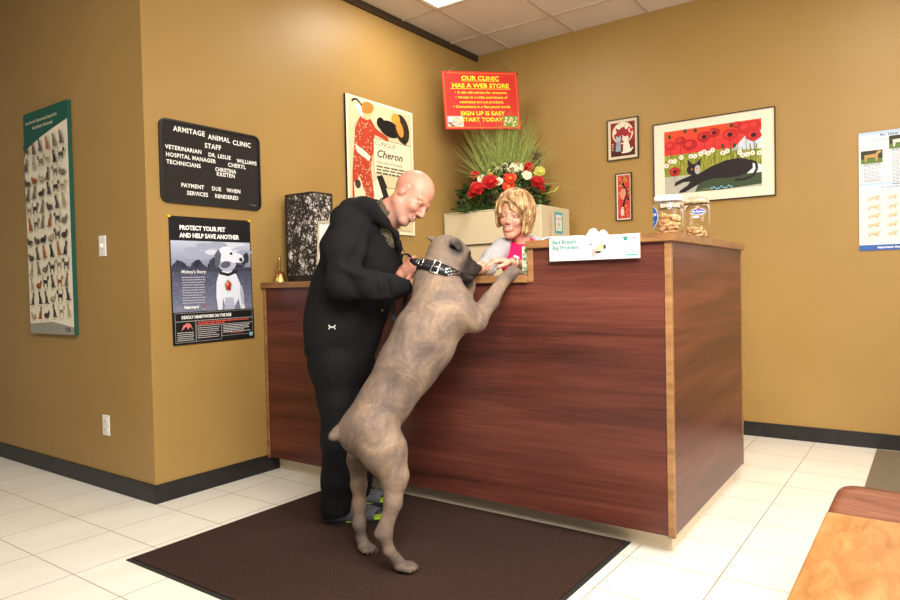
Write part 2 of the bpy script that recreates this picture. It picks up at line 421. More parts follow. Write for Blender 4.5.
# side panel: the right end, set back along the room
bm = bmesh.new(); prism(bm, [(-.850, FY+.02), (-.868, FY+.02), (-.888, 3.97), (-.870, 3.97)], .09, 1.272, 'z')
child('side_panel', bm, ctr, lam)
child('low_ledge', B(XB+.002, -1.488, FY-.022, 3.0, 1.12, 1.155, .004), ctr, oakh)
bm = prism(bmesh.new(), [(-1.492, FY-.022), (-.828, FY-.022), (-.852, 3.985), (-1.2, 3.985), (-1.2, 3.02), (-1.492, 3.02)], 1.271, 1.306)
bmesh.ops.bevel(bm, geom=list(bm.edges), offset=.003, segments=2, affect='EDGES')
child('high_ledge', bm, ctr, oakh)
child('edge_post', B(-.872, -.846, FY-.006, FY+.02, .085, 1.271, .003), ctr, oak)
child('edge_post', B(-.894, -.868, 3.955, 3.98, .085, 1.271, .003), ctr, oak)
child('edge_post', B(XB+.002, -3.30, FY-.006, FY+.02, .085, 1.12, .003), ctr, oak)
child('edge_post', B(-1.488, -1.462, FY-.008, 3.0, 1.12, 1.271, .003), ctr, oak)
bm = bmesh.new(); prism(bm, [(XB+.01, 2.762), (-.884, 2.762), (-.915, 3.957), (-1.15, 3.957), (-1.15, 2.86), (XB+.01, 2.86)], .0, .09)
child('kick_base', bm, ctr, kick_m)
bm = bmesh.new(); prism(bm, [(XB+.01, FY+.021), (-.875, FY+.021), (-.896, 3.95), (-1.15, 3.95), (-1.15, 2.86), (XB+.01, 2.86)], .092, 1.118)
box(bm, -1.455, -.9, FY+.021, 2.86, 1.118, 1.270); box(bm, -1.15, -.9, 2.86, 3.95, 1.118, 1.27)
child('carcass', bm, ctr, mat('counter_inner_board', (196, 178, 148), .6))
# ================================================================ things on the walls
WHT, BLK, CREAM = (242, 240, 234), (24, 23, 23), (236, 226, 200)
# ---- letter board
s = Sheet(.640, .447); s.rough = .75
BD = (40, 35, 31)
for i in range(44): s.rect(.014, .012+i*.0098, .626, .0132+i*.0098, (30, 26, 23))
LT = (238, 234, 224)
def lb(t, x, y, h=.0215, sp=1.1, sx=.97): s.text(t, x, y, h, LT, bold=.022, sx=sx, sp=sp)
lb('ARMITAGE', .078, .388, .027); lb('ANIMAL', .292, .378, .027); lb('CLINIC', .455, .372, .027)
lb('STAFF', .268, .326, .027)
lb('VETERINARIAN', .028, .287); lb('DR. LESLIE', .290, .281); lb('WILLIAMS', .480, .272)
lb('HOSPITAL MANAGER', .030, .247); lb('CHERYL', .418, .240, .023)
lb('TECHNICIANS', .032, .208); lb('CHRISTINA', .332, .204, .022, 1.05, .85); lb('KRISTEN', .340, .178, .0215)
lb('PAYMENT', .115, .092); lb('DUE', .306, .092); lb('WHEN', .405, .092)
lb('SERVICES', .148, .052); lb('RENDERED', .325, .052)
s.rect(.565, .028, .612, .032, (110, 105, 98))
t = thing('letter_board', 'black felt letter board listing clinic staff in white push-in letters on the wall', 'sign', (XB+.002, 2.34, 1.58))
def rrect(w, h, r, x0=0, y0=0, n=6):
    pts = []
    for cx, cy, a0 in ((w-r, h-r, 0), (r, h-r, 90), (r, r, 180), (w-r, r, 270)):
        for i in range(n+1):
            a = math.radians(a0+90*i/n); pts.append((x0+cx+r*math.cos(a), y0+cy+r*math.sin(a)))
    return pts
MB_ = basis((XB+.001, 2.022, 1.588), (0, 1, 0), (0, 0, 1), (1, 0, 0))
bm = bmesh.new(); o_ = rrect(.652, .447, .04); i_ = rrect(.628, .423, .03, .012, .012); n = len(o_)
vo = [[bm.verts.new((x, y, z)) for x, y in o_] for z in (0, .014)]; vi = [[bm.verts.new((x, y, z)) for x, y in i_] for z in (.004, .014)]
for k in range(n):
    k2 = (k+1) % n
    for q in ((vo[0][k], vo[0][k2], vo[1][k2], vo[1][k]), (vo[1][k], vo[1][k2], vi[1][k2], vi[1][k]), (vi[1][k], vi[1][k2], vi[0][k2], vi[0][k]), (vi[0][k], vi[0][k2], vo[0][k2], vo[0][k])): bm.faces.new(q)
bmesh.ops.recalc_face_normals(bm, faces=bm.faces); bm.transform(MB_)
child('frame', bm, t, mat('black_plastic', (30, 28, 27), .35))
bm = prism(bmesh.new(), rrect(.630, .425, .031, .011, .011), .002, .0065); bm.transform(MB_); child('felt_panel', bm, t, pm(BD, .8))
sm = bpy.data.meshes.new('letters'); bm_l = s.bm; bm_l.transform(Matrix.Translation((.006, 0, .007)))
bm_l.transform(MB_); bm_l.to_mesh(sm); bm_l.free()
for m in s.mats: sm.materials.append(m)
lo = child('lettering', sm, t)

# ---- heartworm poster
s = Sheet(.530, .705); K = (22, 20, 21)
s.rect(0, 0, .53, .705, K)
s.text('PROTECT YOUR PET', .062, .632, .024, WHT, bold=.04, sx=.92); s.text('AND HELP SAVE ANOTHER', .062, .590, .024, WHT, bold=.04, sx=.92)
s.grad(.006, .40, .524, .572, (120, 124, 142), (176, 182, 200), 10)
r = random.Random(3)
for i in range(14): s.ell(.02+r.random()*.48, .48+r.random()*.08, .03+r.random()*.05, .008+r.random()*.012, (198, 202, 214) if i % 2 else (150, 156, 174), 0, 14)
for i in range(60):
    x = .030+i*.0079; y = .425+.022*math.sin(i*.45)+(.045 if i > 48 else 0)+(.02 if 26 < i < 34 else 0)
    s.ell(x, y-.01, .016+r.random()*.01, .022+r.random()*.012, r.choice([(44, 46, 60), (56, 58, 74), (36, 38, 50)]), 0, 10)
s.rect(.006, .36, .524, .425, (58, 60, 76)); s.grad(.006, .178, .524, .40, (118, 120, 140), (72, 75, 94), 8)
for i in range(420):
    x = .012+r.random()*.506; y = .182+r.random()*.21; s.ell(x, y, .005, .0016, r.choice([(96, 98, 118), (150, 152, 172), (60, 62, 80)]), r.random()*.6, 5)
# the dog in the photograph, sitting, head up to the right
W1, W2, W3 = (214, 216, 226), (168, 172, 188), (84, 86, 100)
s.poly([(.285, .18), (.275, .26), (.280, .34), (.300, .395), (.360, .415), (.415, .385), (.440, .33), (.455, .26), (.470, .18), (.44, .18), (.425, .24), (.40, .20), (.33, .20), (.32, .25), (.312, .18)], W1)
s.poly([(.325, .18), (.335, .25), (.39, .25), (.40, .18)], W2); s.ell(.365, .21, .028, .022, W2); s.ell(.452, .26, .012, .06, W2, .1)
s.poly([(.300, .385), (.36, .372), (.428, .395), (.424, .41), (.36, .39), (.300, .402)], (28, 28, 34))
s.ell(.355, .470, .068, .072, W2, 0, 22); s.ell(.345, .50, .055, .045, W1, .2); s.ell(.415, .480, .058, .032, W1, -.15); s.ell(.452, .470, .013, .013, (50, 50, 58))
s.poly([(.300, .53), (.275, .50), (.270, .44), (.288, .415), (.306, .44), (.318, .50)], W3); s.ell(.385, .505, .010, .008, BLK); s.ell(.345, .44, .035, .02, W3, .2); s.ell(.44, .446, .03, .006, W3, -.1)
s.ell(.358, .318, .030, .040, (176, 214, 200)); s.ell(.358, .318, .022, .030, (176, 50, 44), 0, 18, .1); s.ell(.350, .330, .010, .012, (216, 130, 110)); s.ell(.366, .300, .010, .012, (128, 30, 28))
s.text("Mickey's Story:", .060, .392, .018, WHT, bold=.012); s.bars(.062, .368, .208, 11, .0142, .0032, (206, 206, 214), 1)
s.text('Heartgard', .068, .196, .018, WHT, bold=.03, sx=.85, shear=.2); s.ell(.197, .205, .006, .008, (196, 40, 60)); s.bars(.18, .190, .205, 1, .01, .003, (200, 200, 200))
def fr(x0, y0, x1, y1): s.line([(x0, y0), (x1, y0), (x1, y1), (x0, y1), (x0, y0)], .0022, (150, 146, 140))
s.rect(0, 0, .53, .176, K); fr(.012, .128, .518, .172); fr(.012, .012, .135, .126); fr(.138, .098, .518, .126); fr(.138, .012, .300, .096); fr(.303, .030, .518, .096)
s.text('DEADLY HEARTWORM ON THE RISE', .05, .141, .017, WHT, bold=.03, sx=.80)
s.bars(.150, .114, .50, 1, .01, .006, (214, 84, 70), 4); s.bars(.150, .103, .33, 1, .01, .006, (214, 84, 70), 5)
s.poly([(.045, .075), (.060, .105), (.085, .118), (.105, .110), (.118, .078), (.100, .098), (.088, .08), (.078, .10), (.060, .085)], (206, 112, 104))
s.bars(.022, .064, .125, 5, .0105, .003, (214, 210, 204), 6); s.bars(.146, .084, .29, 6, .011, .003, (214, 210, 204), 7); s.bars(.312, .086, .50, 5, .0095, .0034, (224, 220, 214), 8); s.bars(.36, .040, .45, 1, .01, .003, (214, 84, 70), 9)
s.rect(.494, .016, .514, .036, (170, 214, 226)); s.ell(.504, .026, .006, .006, (40, 120, 160))
TL = Vector((XB+.001, 2.062, 1.520)); TR = Vector((XB+.001, 2.590, 1.524)); BL = Vector((XB+.001, 2.070, .822))
t = thing('dog_health_poster', 'black-edged pet health poster with a photo of a white dog, pinned below the letter board', 'poster', (XB, 2.33, 1.17))
place_sheet(s, 'poster_sheet', TL, TR, BL, .0015, K, t)
for p in ((2.066, 1.517), (2.586, 1.521)): child('pin', lathe(bmesh.new(), [(0, .008), (.006, .007), (.008, .0)], 12).__class__ and B(XB+.0035, XB+.009, p[0]-.009, p[0]+.009, p[1]-.006, p[1]+.006, .002), t, mat('yellow_tack', (236, 186, 30), .4))

# ---- tall board of cats on the left wall
s = Sheet(.57, 1.37); PAP = (232, 222, 196)
s.rect(0, 0, .57, 1.37, (26, 86, 70)); s.poly([(0, .0), (.566, .0), (.566, 1.262), (.40, 1.235), (.22, 1.20), (.08, 1.165), (0, 1.14)], PAP)
s.poly([(0, .0), (.566, 0), (.566, .045), (.30, .075), (0, .06)], (150, 146, 132))
s.text('Cats of the world  Chats du monde  Katzen der Welt', .030, 1.300, .020, (226, 214, 170), sx=.66, bold=.01); s.text('Gatos del mundo  Gatti del mondo', .12, 1.262, .020, (226, 214, 170), sx=.66, bold=.01)
s.ell(.49, .03, .035, .014, (90, 88, 80)); s.text('cats', .468, .024, .012, PAP)
def cat_fig(s, x, y, c, k, kind, fl, c2):
    X = lambda v: x+v*k*fl
    if kind == 0:   # sitting
        s.poly([(X(-.30), y), (X(-.36), y+.25*k), (X(-.18), y+.62*k), (X(.02), y+.80*k), (X(.20), y+.72*k), (X(.16), y+.35*k), (X(.22), y)], c)
        s.ell(X(.10), y+.88*k, .17*k, .15*k, c, 0, 10); s.poly([(X(0), y+.95*k), (X(-.04), y+1.14*k), (X(.10), y+1.02*k)], c); s.poly([(X(.12), y+1.02*k), (X(.22), y+1.14*k), (X(.24), y+.95*k)], c)
        s.line([(X(-.28), y+.04*k), (X(-.50), y+.02*k), (X(-.56), y+.12*k)], .08*k, c); s.ell(X(.10), y+.45*k, .07*k, .2*k, c2, 0, 8)
    elif kind == 1:  # standing
        s.poly([(X(-.42), y+.62*k), (X(-.40), y+.35*k), (X(-.38), y), (X(-.28), y), (X(-.22), y+.32*k), (X(.18), y+.34*k), (X(.22), y), (X(.32), y), (X(.34), y+.62*k)], c)
        s.ell(X(.42), y+.76*k, .17*k, .15*k, c, 0, 10); s.poly([(X(.32), y+.84*k), (X(.32), y+1.0*k), (X(.42), y+.9*k)], c); s.poly([(X(.44), y+.9*k), (X(.54), y+1.0*k), (X(.54), y+.84*k)], c)
        s.line([(X(-.38), y+.58*k), (X(-.52), y+.75*k), (X(-.44), y+1.02*k)], .08*k, c); s.ell(X(-.02), y+.50*k, .22*k, .06*k, c2, 0, 8)
    else:            # lying
        s.ell(X(-.05), y+.22*k, .48*k, .24*k, c, 0, 14); s.ell(X(.36), y+.46*k, .17*k, .15*k, c, 0, 10)
        s.poly([(X(.26), y+.54*k), (X(.27), y+.70*k), (X(.36), y+.60*k)], c); s.poly([(X(.38), y+.6*k), (X(.47), y+.7*k), (X(.48), y+.54*k)], c)
        s.line([(X(-.45), y+.15*k), (X(-.2), y+.03*k), (X(.2), y+.03*k)], .09*k, c2)
cc = [(52, 46, 42), (72, 66, 60), (150, 84, 40), (120, 108, 92), (44, 40, 40), (168, 104, 56), (96, 84, 70), (176, 160, 130), (84, 78, 76)]
r = random.Random(11); k = 0
for j in range(12):
    for i in range(6):
        x = .052+i*.091+r.uniform(-.006, .006); y = .085+j*.0925+i*.0045+r.uniform(-.005, .005)
        cat_fig(s, x, y, r.choice(cc), .074, r.choice([0, 0, 1, 2]), r.choice([-1, 1]), r.choice(cc)); s.bars(x-.025, y-.008, x+.025, 2, .005, .0018, (170, 160, 135), k); k += 1
t = thing('cat_breed_board', 'tall narrow board of many small cats under a green heading on the dark left wall', 'poster', (-4.38, YA, 1.55))
place_sheet(s, 'printed_board', (-4.655, YA-.001, 2.240), (-4.085, YA-.001, 2.240), (-4.655, YA-.001, .870), .022, (26, 78, 66), t)

# ---- switch and socket on the left wall
wp = mat('white_plastic_plate', (232, 228, 218), .35)
def yplate(x0, x1, z0, z1, d, bev=.003): return B(x0, x1, YA-d, YA, z0, z1, bev)
t = thing('light_switch', 'white light switch plate on the dark wall beside the tall cat board', 'switch', (-3.777, YA, 1.375))
child('plate', yplate(-3.813, -3.741, 1.318, 1.434, .006), t, wp); child('toggle', B(-3.783, -3.771, YA-.017, YA-.005, 1.366, 1.388, .002), t, wp)
for z in (1.338, 1.414): child('screw', B(-3.780, -3.774, YA-.0072, YA-.005, z-.003, z+.003, .001), t, mat('screw', (200, 196, 186), .3))
t = thing('wall_socket', 'white electrical socket low on the dark left wall above the baseboard', 'socket', (-3.803, YA, .367))
child('plate', yplate(-3.839, -3.767, .309, .426, .006), t, wp)
for z in (.343, .392):
    child('outlet_face', B(-3.820, -3.786, YA-.009, YA-.004, z-.014, z+.014, .004), t, mat('outlet_face', (222, 218, 208), .35))
    for dx in (-.008, .006): child('slot', B(-3.803+dx, -3.803+dx+.002, YA-.0096, YA-.0088, z-.005, z+.006), t, mat('slot_black', (20, 20, 20), .6))

# ---- vintage style poster: a plain stand-in of the same colours
s = Sheet(.735, 1.02); Pp = (208, 192, 152)
s.rect(0, 0, .735, 1.02, Pp); 
for (x0, y0, x1, y1) in ((0, 0, .735, .02), (0, 1.0, .735, 1.02), (0, 0, .02, 1.02), (.715, 0, .735, 1.02)): s.rect(x0, y0, x1, y1, (236, 224, 190))
RD = (176, 62, 40)
s.poly([(.04, .10), (.05, .45), (.09, .80), (.15, .885), (.25, .88), (.30, .82), (.27, .62), (.24, .50), (.27, .30), (.28, .10)], RD)
s.poly([(.25, .84), (.34, .80), (.44, .765), (.45, .73), (.33, .755), (.24, .77)], RD)
r = random.Random(8)
for i in range(220):
    x = .06+r.random()*.20; y = .12+r.random()*.72; s.ell(x, y, .005, .005, (226, 180, 140), 0, 6)
s.ell(.205, .925, .06, .065, (222, 178, 130)); s.ell(.215, .955, .072, .045, (196, 120, 50), .3); s.poly([(.08, .66), (.20, .61), (.24, .58), (.22, .55), (.10, .60)], (232, 224, 196))
s.poly([(.08, .95), (.13, .90), (.17, .86), (.15, .98)], (236, 230, 210)); s.line([(.16, .96), (.11, 1.0), (.07, .99), (.06, .97)], .014, BLK)
s.ell(.46, .835, .12, .065, BLK, -.1); s.ell(.36, .865, .045, .045, BLK); s.ell(.60, .86, .085, .12, (52, 40, 26), .35); s.ell(.53, .93, .05, .045, (206, 150, 60)); s.ell(.575, .86, .04, .07, (196, 140, 60), .4)
s.line([(.62, .78), (.655, .70), (.66, .63), (.63, .60)], .022, BLK)
s.rect(.275, .47, .70, .735, (232, 218, 182)); s.line([(.275, .47), (.275, .735), (.70, .735)], .004, (90, 84, 60))
s.text('CLINIQUE', .29, .685, .036, (60, 66, 50), sx=1.0); s.text('Cheron', .30, .595, .058, (40, 38, 34), bold=.02, sx=1.15, shear=.25)
s.text('MEDECINE VETERINAIRE', .30, .545, .020, (60, 60, 50), sx=.95); s.bars(.30, .515, .68, 3, .024, .013, (96, 92, 76), 5)
s.poly([(.26, .38), (.34, .46), (.40, .40), (.42, .26), (.36, .10), (.28, .12)], (230, 218, 190)); s.poly([(.30, .44), (.36, .46), (.42, .36), (.46, .20), (.40, .12), (.36, .30)], (40, 34, 30))
s.poly([(.40, .36), (.60, .37), (.70, .32), (.70, .10), (.50, .12), (.45, .25)], (224, 206, 160)); s.line([(.40, .36), (.60, .375), (.70, .33)], .005, (120, 100, 70))
s.poly([(.07, .12), (.06, .36), (.12, .42), (.17, .30), (.19, .12)], (226, 206, 170)); s.ell(.10, .36, .03, .035, (70, 50, 40)); s.ell(.15, .24, .03, .09, (226, 206, 170))
s.text('CLINIQUE', .45, .045, .018, (80, 72, 50)); s.line([(.42, .03), (.68, .034)], .003, (90, 80, 60))
t = thing('vintage_poster', 'large cream block-mounted vintage poster with a red figure and black cats behind the man', 'poster', (XB, 3.79, 1.95))
place_sheet(s, 'mounted_print', (XB+.001, 3.415, 2.458), (XB+.001, 4.150, 2.458), (XB+.001, 3.415, 1.505), .018, (50, 44, 40), t)

# ---- framed pictures on the back wall
def framed(name, label, x0, x1, z0, z1, s, fc, fw=.012, depth=.016, mat_c=None):
    t = thing(name, label, 'picture', ((x0+x1)/2, YC, (z0+z1)/2))
    bm = bmesh.new(); y0, y1 = YC-depth-.004, YC-.001
    box(bm, x0, x1, y0, y1, z0, z0+fw); box(bm, x0, x1, y0, y1, z1-fw, z1); box(bm, x0, x0+fw, y0, y1, z0+fw, z1-fw); box(bm, x1-fw, x1, y0, y1, z0+fw, z1-fw)
    child('frame', bm, t, fc)
    place_sheet(s, 'print', (x0+fw, YC-.005, z1-fw), (x1-fw, YC-.005, z1-fw), (x0+fw, YC-.005, z0+fw), .004, (80, 70, 60), t); return t
blackf = mat('thin_black_frame', (36, 30, 28), .4)
# poppy field with a cat (plain generic picture)
W_, H_ = .842, .602; s = Sheet(W_, H_); s.rough = .35
s.rect(0, 0, W_, H_, (226, 212, 188)); ax0, ay0, ax1, ay1 = .078, .068, .758, .540
s.grad(ax0, .33, ax1, ay1, (214, 44, 56), (214, 74, 44), 6); s.rect(ax0, ay0, ax1, .20, (176, 172, 156)); s.rect(ax0, .20, ax1, .36, (138, 140, 52))
s.poly([(.56, .34), (.66, .44), (.758, .46), (.758, .33)], (196, 204, 214))
r = random.Random(4)
for i in range(260):
    x = r.uniform(ax0, ax1); y = r.uniform(.20, .34); s.line([(x, y), (x+r.uniform(-.004, .004), y+.04)], .003, r.choice([(96, 110, 40), (176, 170, 60), (70, 84, 40), (200, 190, 84)]))
s.poly([(.30, .07), (.34, .15), (.46, .22), (.62, .24), (.758, .17), (.758, .085), (.50, .07)], (62, 74, 50)); s.poly([(.60, .20), (.70, .235), (.758, .22), (.758, .165), (.66, .165)], (206, 214, 216)); s.poly([(.30, .07), (.40, .07), (.46, .085), (.38, .095)], (90, 104, 70))
for i in range(9): s.ell(.42+i*.017, .085+.008*math.sin(i*2), .009, .005, (122, 178, 208), 0, 8)
for x, y, q, d in ((.125, .43, .042, 0), (.20, .46, .038, 0), (.27, .42, .052, 0), (.37, .465, .048, 1), (.44, .485, .042, 1), (.55, .455, .052, 1), (.655, .49, .055, 0), (.72, .50, .045, 0), (.735, .43, .052, 1), (.155, .235, .042, 1), (.60, .53, .03, 0)):
    y = min(y, ay1-q*.75); x = min(x, ax1-q*.98)
    s.line([(x, y), (x+.004, .30)] if y > .3 else [(x, y), (x, .16)], .003, (70, 60, 40)); s.ell(x, y, q, q*.8, r.choice([(184, 40, 38), (166, 34, 34)]), 0, 20, .06, x*40); s.ell(x-q*.2, y+q*.12, q*.5, q*.35, (202, 58, 48), .3)
    if d: s.ell(x, y, q*.36, q*.32, (70, 26, 30)); s.ell(x, y, q*.16, q*.16, (24, 20, 24))
for x, y in ((.12, .50), (.235, .525), (.31, .52), (.56, .52), (.50, .38), (.58, .375)): s.ell(x, y, .011, .017, (50, 70, 40), .2)
for i, (x, y) in enumerate(((.125, .315), (.155, .312), (.205, .335), (.275, .335), (.305, .332), (.345, .345), (.37, .355), (.40, .342), (.43, .36), (.50, .33), (.53, .34), (.615, .32), (.635, .298), (.665, .30), (.70, .305), (.095, .285), (.745, .30))):
    s.ell(x, y, .018, .016, (240, 232, 214), i, 12, .12); s.ell(x, y, .007, .007, (232, 160, 40) if i % 3 else (220, 70, 40), 0, 8)
CB = (40, 34, 34)
s.poly([(.15, .125), (.16, .155), (.21, .175), (.28, .195), (.34, .205), (.42, .245), (.52, .275), (.60, .282), (.66, .27), (.70, .24), (.70, .20), (.66, .165), (.60, .15), (.52, .15), (.44, .155), (.36, .14), (.29, .105), (.23, .075), (.185, .072), (.19, .088), (.25, .125), (.27, .15), (.22, .15), (.18, .135)], CB)
s.line([(.68, .255), (.722, .235), (.728, .19), (.70, .145), (.64, .125), (.58, .13)], .017, CB)
s.ell(.295, .235, .052, .042, CB); s.poly([(.255, .25), (.252, .315), (.285, .275)], CB); s.poly([(.31, .275), (.345, .315), (.342, .25)], CB); s.ell(.322, .232, .022, .034, (170, 168, 164)); s.ell(.282, .238, .008, .005, (212, 108, 60)); s.ell(.318, .238, .008, .005, (212, 108, 60))
framed('framed_picture', 'large white-bordered framed picture of red poppies with a long black cat on the back wall', -1.733, -.885, 1.682, 2.291, s, blackf, .006)
# small red picture
W_, H_ = .24, .306; s = Sheet(W_, H_); s.rough = .35
s.rect(0, 0, W_, H_, (206, 190, 158)); s.rect(.022, .022, .218, .284, (120, 30, 30)); s.ell(.12, .20, .085, .085, (214, 196, 168), 0, 24); s.ell(.12, .195, .072, .072, (140, 36, 36), 0, 24)
for i in range(5): s.ell(.055+i*.032, .215+.045*math.sin(i*.8), .016, .02, (222, 206, 184), i, 10, .15)
s.rect(.022, .022, .218, .085, (70, 26, 28)); s.poly([(.06, .06), (.07, .14), (.10, .15), (.105, .06)], (130, 150, 158)); s.ell(.085, .155, .022, .018, (150, 168, 172)); s.poly([(.066, .16), (.066, .185), (.085, .17)], (150, 168, 172)); s.poly([(.09, .17), (.104, .185), (.104, .16)], (150, 168, 172))
s.poly([(.12, .05), (.125, .13), (.16, .14), (.175, .10), (.185, .05)], (220, 206, 188)); s.ell(.142, .152, .026, .02, (206, 198, 186)); s.poly([(.12, .155), (.116, .185), (.14, .168)], (206, 198, 186)); s.poly([(.146, .168), (.168, .188), (.166, .155)], (206, 198, 186))
s.line([(.18, .055), (.2, .08), (.17, .05), (.11, .048)], .012, (220, 206, 188)); s.ell(.19, .215, .016, .016, (196, 50, 48)); s.ell(.17, .18, .014, .012, (180, 46, 44)); s.bars(.032, .12, .045, 5, .012, .004, (220, 206, 188), 3)
framed('framed_picture', 'small square-ish framed picture of two pale cats on dark red beside the poppies', -2.099, -1.847, 2.062, 2.38, s, blackf, .006)
# narrow orange picture
W_, H_ = .118, .356; s = Sheet(W_, H_); s.rough = .35
s.rect(0, 0, W_, H_, (226, 208, 184)); s.rect(.01, .01, .108, .346, (184, 62, 48)); r = random.Random(2)
for i in range(160): s.ell(.014+r.random()*.09, .014+r.random()*.328, .003+r.random()*.007, .003+r.random()*.006, r.choice([(208, 84, 40), (196, 50, 60), (214, 140, 60), (150, 150, 60), (216, 110, 110), (150, 40, 40), (186, 52, 56)]), 0, 7)
s.ell(.055, .20, .026, .045, (222, 130, 110)); s.line([(.055, .265), (.078, .24), (.085, .20), (.07, .165), (.058, .12), (.048, .08)], .013, BLK); s.ell(.052, .275, .011, .012, BLK); s.line([(.085, .17), (.10, .15)], .012, BLK); s.line([(.05, .10), (.045, .045)], .01, (232, 214, 200)); s.ell(.046, .06, .014, .03, (220, 190, 180))
framed('framed_picture', 'small tall narrow framed picture in orange and red with a black tail shape', -2.036, -1.906, 1.588, 1.956, s, blackf, .006)
# dog weight chart
W_, H_ = .60, .755; s = Sheet(W_, H_)
s.rect(0, 0, W_, H_, (218, 216, 208)); s.grad(0, .695, W_, H_, (222, 226, 228), (166, 186, 212), 6); s.grad(0, .385, W_, .43, (222, 226, 228), (166, 190, 212), 5)
s.rect(0, 0, W_, .035, (56, 96, 160)); s.text('Important: Assess', .10, .012, .014, WHT, bold=.02)
s.text('An Ideal Weight for Dogs', .115, .722, .0185, (40, 44, 60), bold=.02, sp=1.25, sx=.9); s.bars(.06, .704, .5, 2, .007, .003, (150, 120, 120), 1)
s.text('Body Condition Score', .185, .412, .016, (40, 44, 60), bold=.02, sp=1.25, sx=.9); s.bars(.12, .398, .5, 2, .007, .003, (120, 120, 130), 2)
for x, y in ((.012, .555), (.165, .635), (.318, .632), (.46, .56)):
    s.rect(x, y, x+.118, y+.082, (58, 52, 36)); s.rect(x, y, x+.118, y+.03, (92, 118, 52)); c = (176, 140, 86) if x < .1 else (206, 200, 184)
    s.poly([(x+.018, y+.055), (x+.022, y+.012), (x+.030, y+.012), (x+.034, y+.035), (x+.078, y+.035), (x+.082, y+.012), (x+.090, y+.012), (x+.093, y+.055), (x+.112, y+.068), (x+.105, y+.078), (x+.09, y+.075), (x+.080, y+.060)], c)
    s.rect(x+.012, y-.22 if y > .6 else y-.11, x+.118, y-.008, (208, 214, 218)); s.bars(x+.016, y-.018, x+.112, 24 if y > .6 else 12, .0088, .0035, (140, 146, 152), int(x*100)); s.bars(x+.015, y-.010, x+.11, 1, .1, .005, (60, 90, 140), 4)
for j in range(5):
    y = .315-j*.057; s.line([(.03, y-.012), (.57, y-.012)], .0012, (200, 196, 188)); c = (214, 184, 150)
    for x, q in ((.05, 1), (.16, .7)): s.poly([(x, y+.022), (x+.004, y), (x+.010, y), (x+.014, y+.014), (x+.048*q, y+.014), (x+.052*q, y), (x+.058*q, y), (x+.062*q, y+.024), (x+.078*q, y+.034), (x+.06*q, y+.034)], c)
    s.bars(.28, y+.024, .34, 3, .010, .004, (130, 130, 134), j); s.bars(.40, y+.024, .56, 3, .010, .004, (130, 130, 134), j+9)
t = thing('wall_chart', 'white and blue dog weight chart on the back wall at the far right', 'chart', (-.1, YC, 1.65))
place_sheet(s, 'chart_sheet', (-.397, YC-.001, 2.032), (.203, YC-.001, 2.032), (-.397, YC-.001, 1.277), .004, (70, 66, 60), t)

# ---- red hanging sign
TL, TR, BL = Vector((-3.103,4.297,2.779)), Vector((-2.717,4.797,2.810)), Vector((-3.091,4.293,2.324))
W_ = (TR-TL).length; H_ = .462; s = Sheet(W_, H_); s.rough = .4; YL = (246, 206, 40)
s.rect(0, 0, W_, H_, (188, 42, 30)); q = .014; s.line([(q, q), (W_-q, q), (W_-q, H_-q), (q, H_-q), (q, q)], .004, (236, 120, 40))
cx = W_/2; k_ = W_/.61
def ct(t, y, h, bold=.02, sx=1): s.text(t, cx, y, h, YL, 'CENTER', bold, sx*k_*1.18)
ct('OUR CLINIC', .392, .034, .03, .95); ct('HAS A WEB STORE', .333, .034, .03, .95); s.rect(cx-.155*k_, .384, cx+.155*k_, .3875, YL); s.rect(cx-.245*k_, .322, cx+.245*k_, .3255, YL)
ct('• A win win service for everyone.', .285, .0195, .02, .95); ct('• Access to a wide assortment of', .247, .0195, .02, .95); ct('veterinary and pet products.', .209, .0195, .02, .95); ct('• Convenience in a fast-paced world.', .171, .0195, .02, .95)
ct('SIGN UP IS EASY', .112, .031, .03, .95); ct('START TODAY!', .062, .031, .03, .95)
for x0, base in ((.02, (196, 170, 150)), (W_-.15, (100, 140, 60))):
    s.rect(x0, .02, x0+.13, .105, base); r = random.Random(int(x0*100))
    for i in range(26): s.ell(x0+.012+r.random()*.106, .03+r.random()*.064, .011, .009, r.choice([(236, 232, 224), (120, 80, 50), (70, 54, 44), (216, 190, 150)] if x0 < .1 else [(206, 176, 110), (186, 150, 90), (90, 130, 50), (226, 206, 160)]), r.random(), 8)
t = thing('hanging_sign', 'red sign with yellow web store lettering hung by strings above the flowers', 'sign', tuple((TR+BL)/2))
place_sheet(s, 'sign_panel', TL, TR, BL, .005, (176, 40, 28), t, 0)
ux = (TR-TL).normalized()
for p, c in ((TL+ux*.015+Vector((0, 0, -.012)), (-3.340,5.098,3.145)), (TR-ux*.015+Vector((0, 0, -.012)), (-3.118,5.079,3.145))):
    child('string', tube(bmesh.new(), [p, c], .0012, 5), t, mat('nylon_string', (170, 160, 140), .4))
    child('grommet', ball(bmesh.new(), p, .009, 10, sq=(1, 1, 1)), t, mat('dark_grommet', (60, 52, 44), .4, 1))

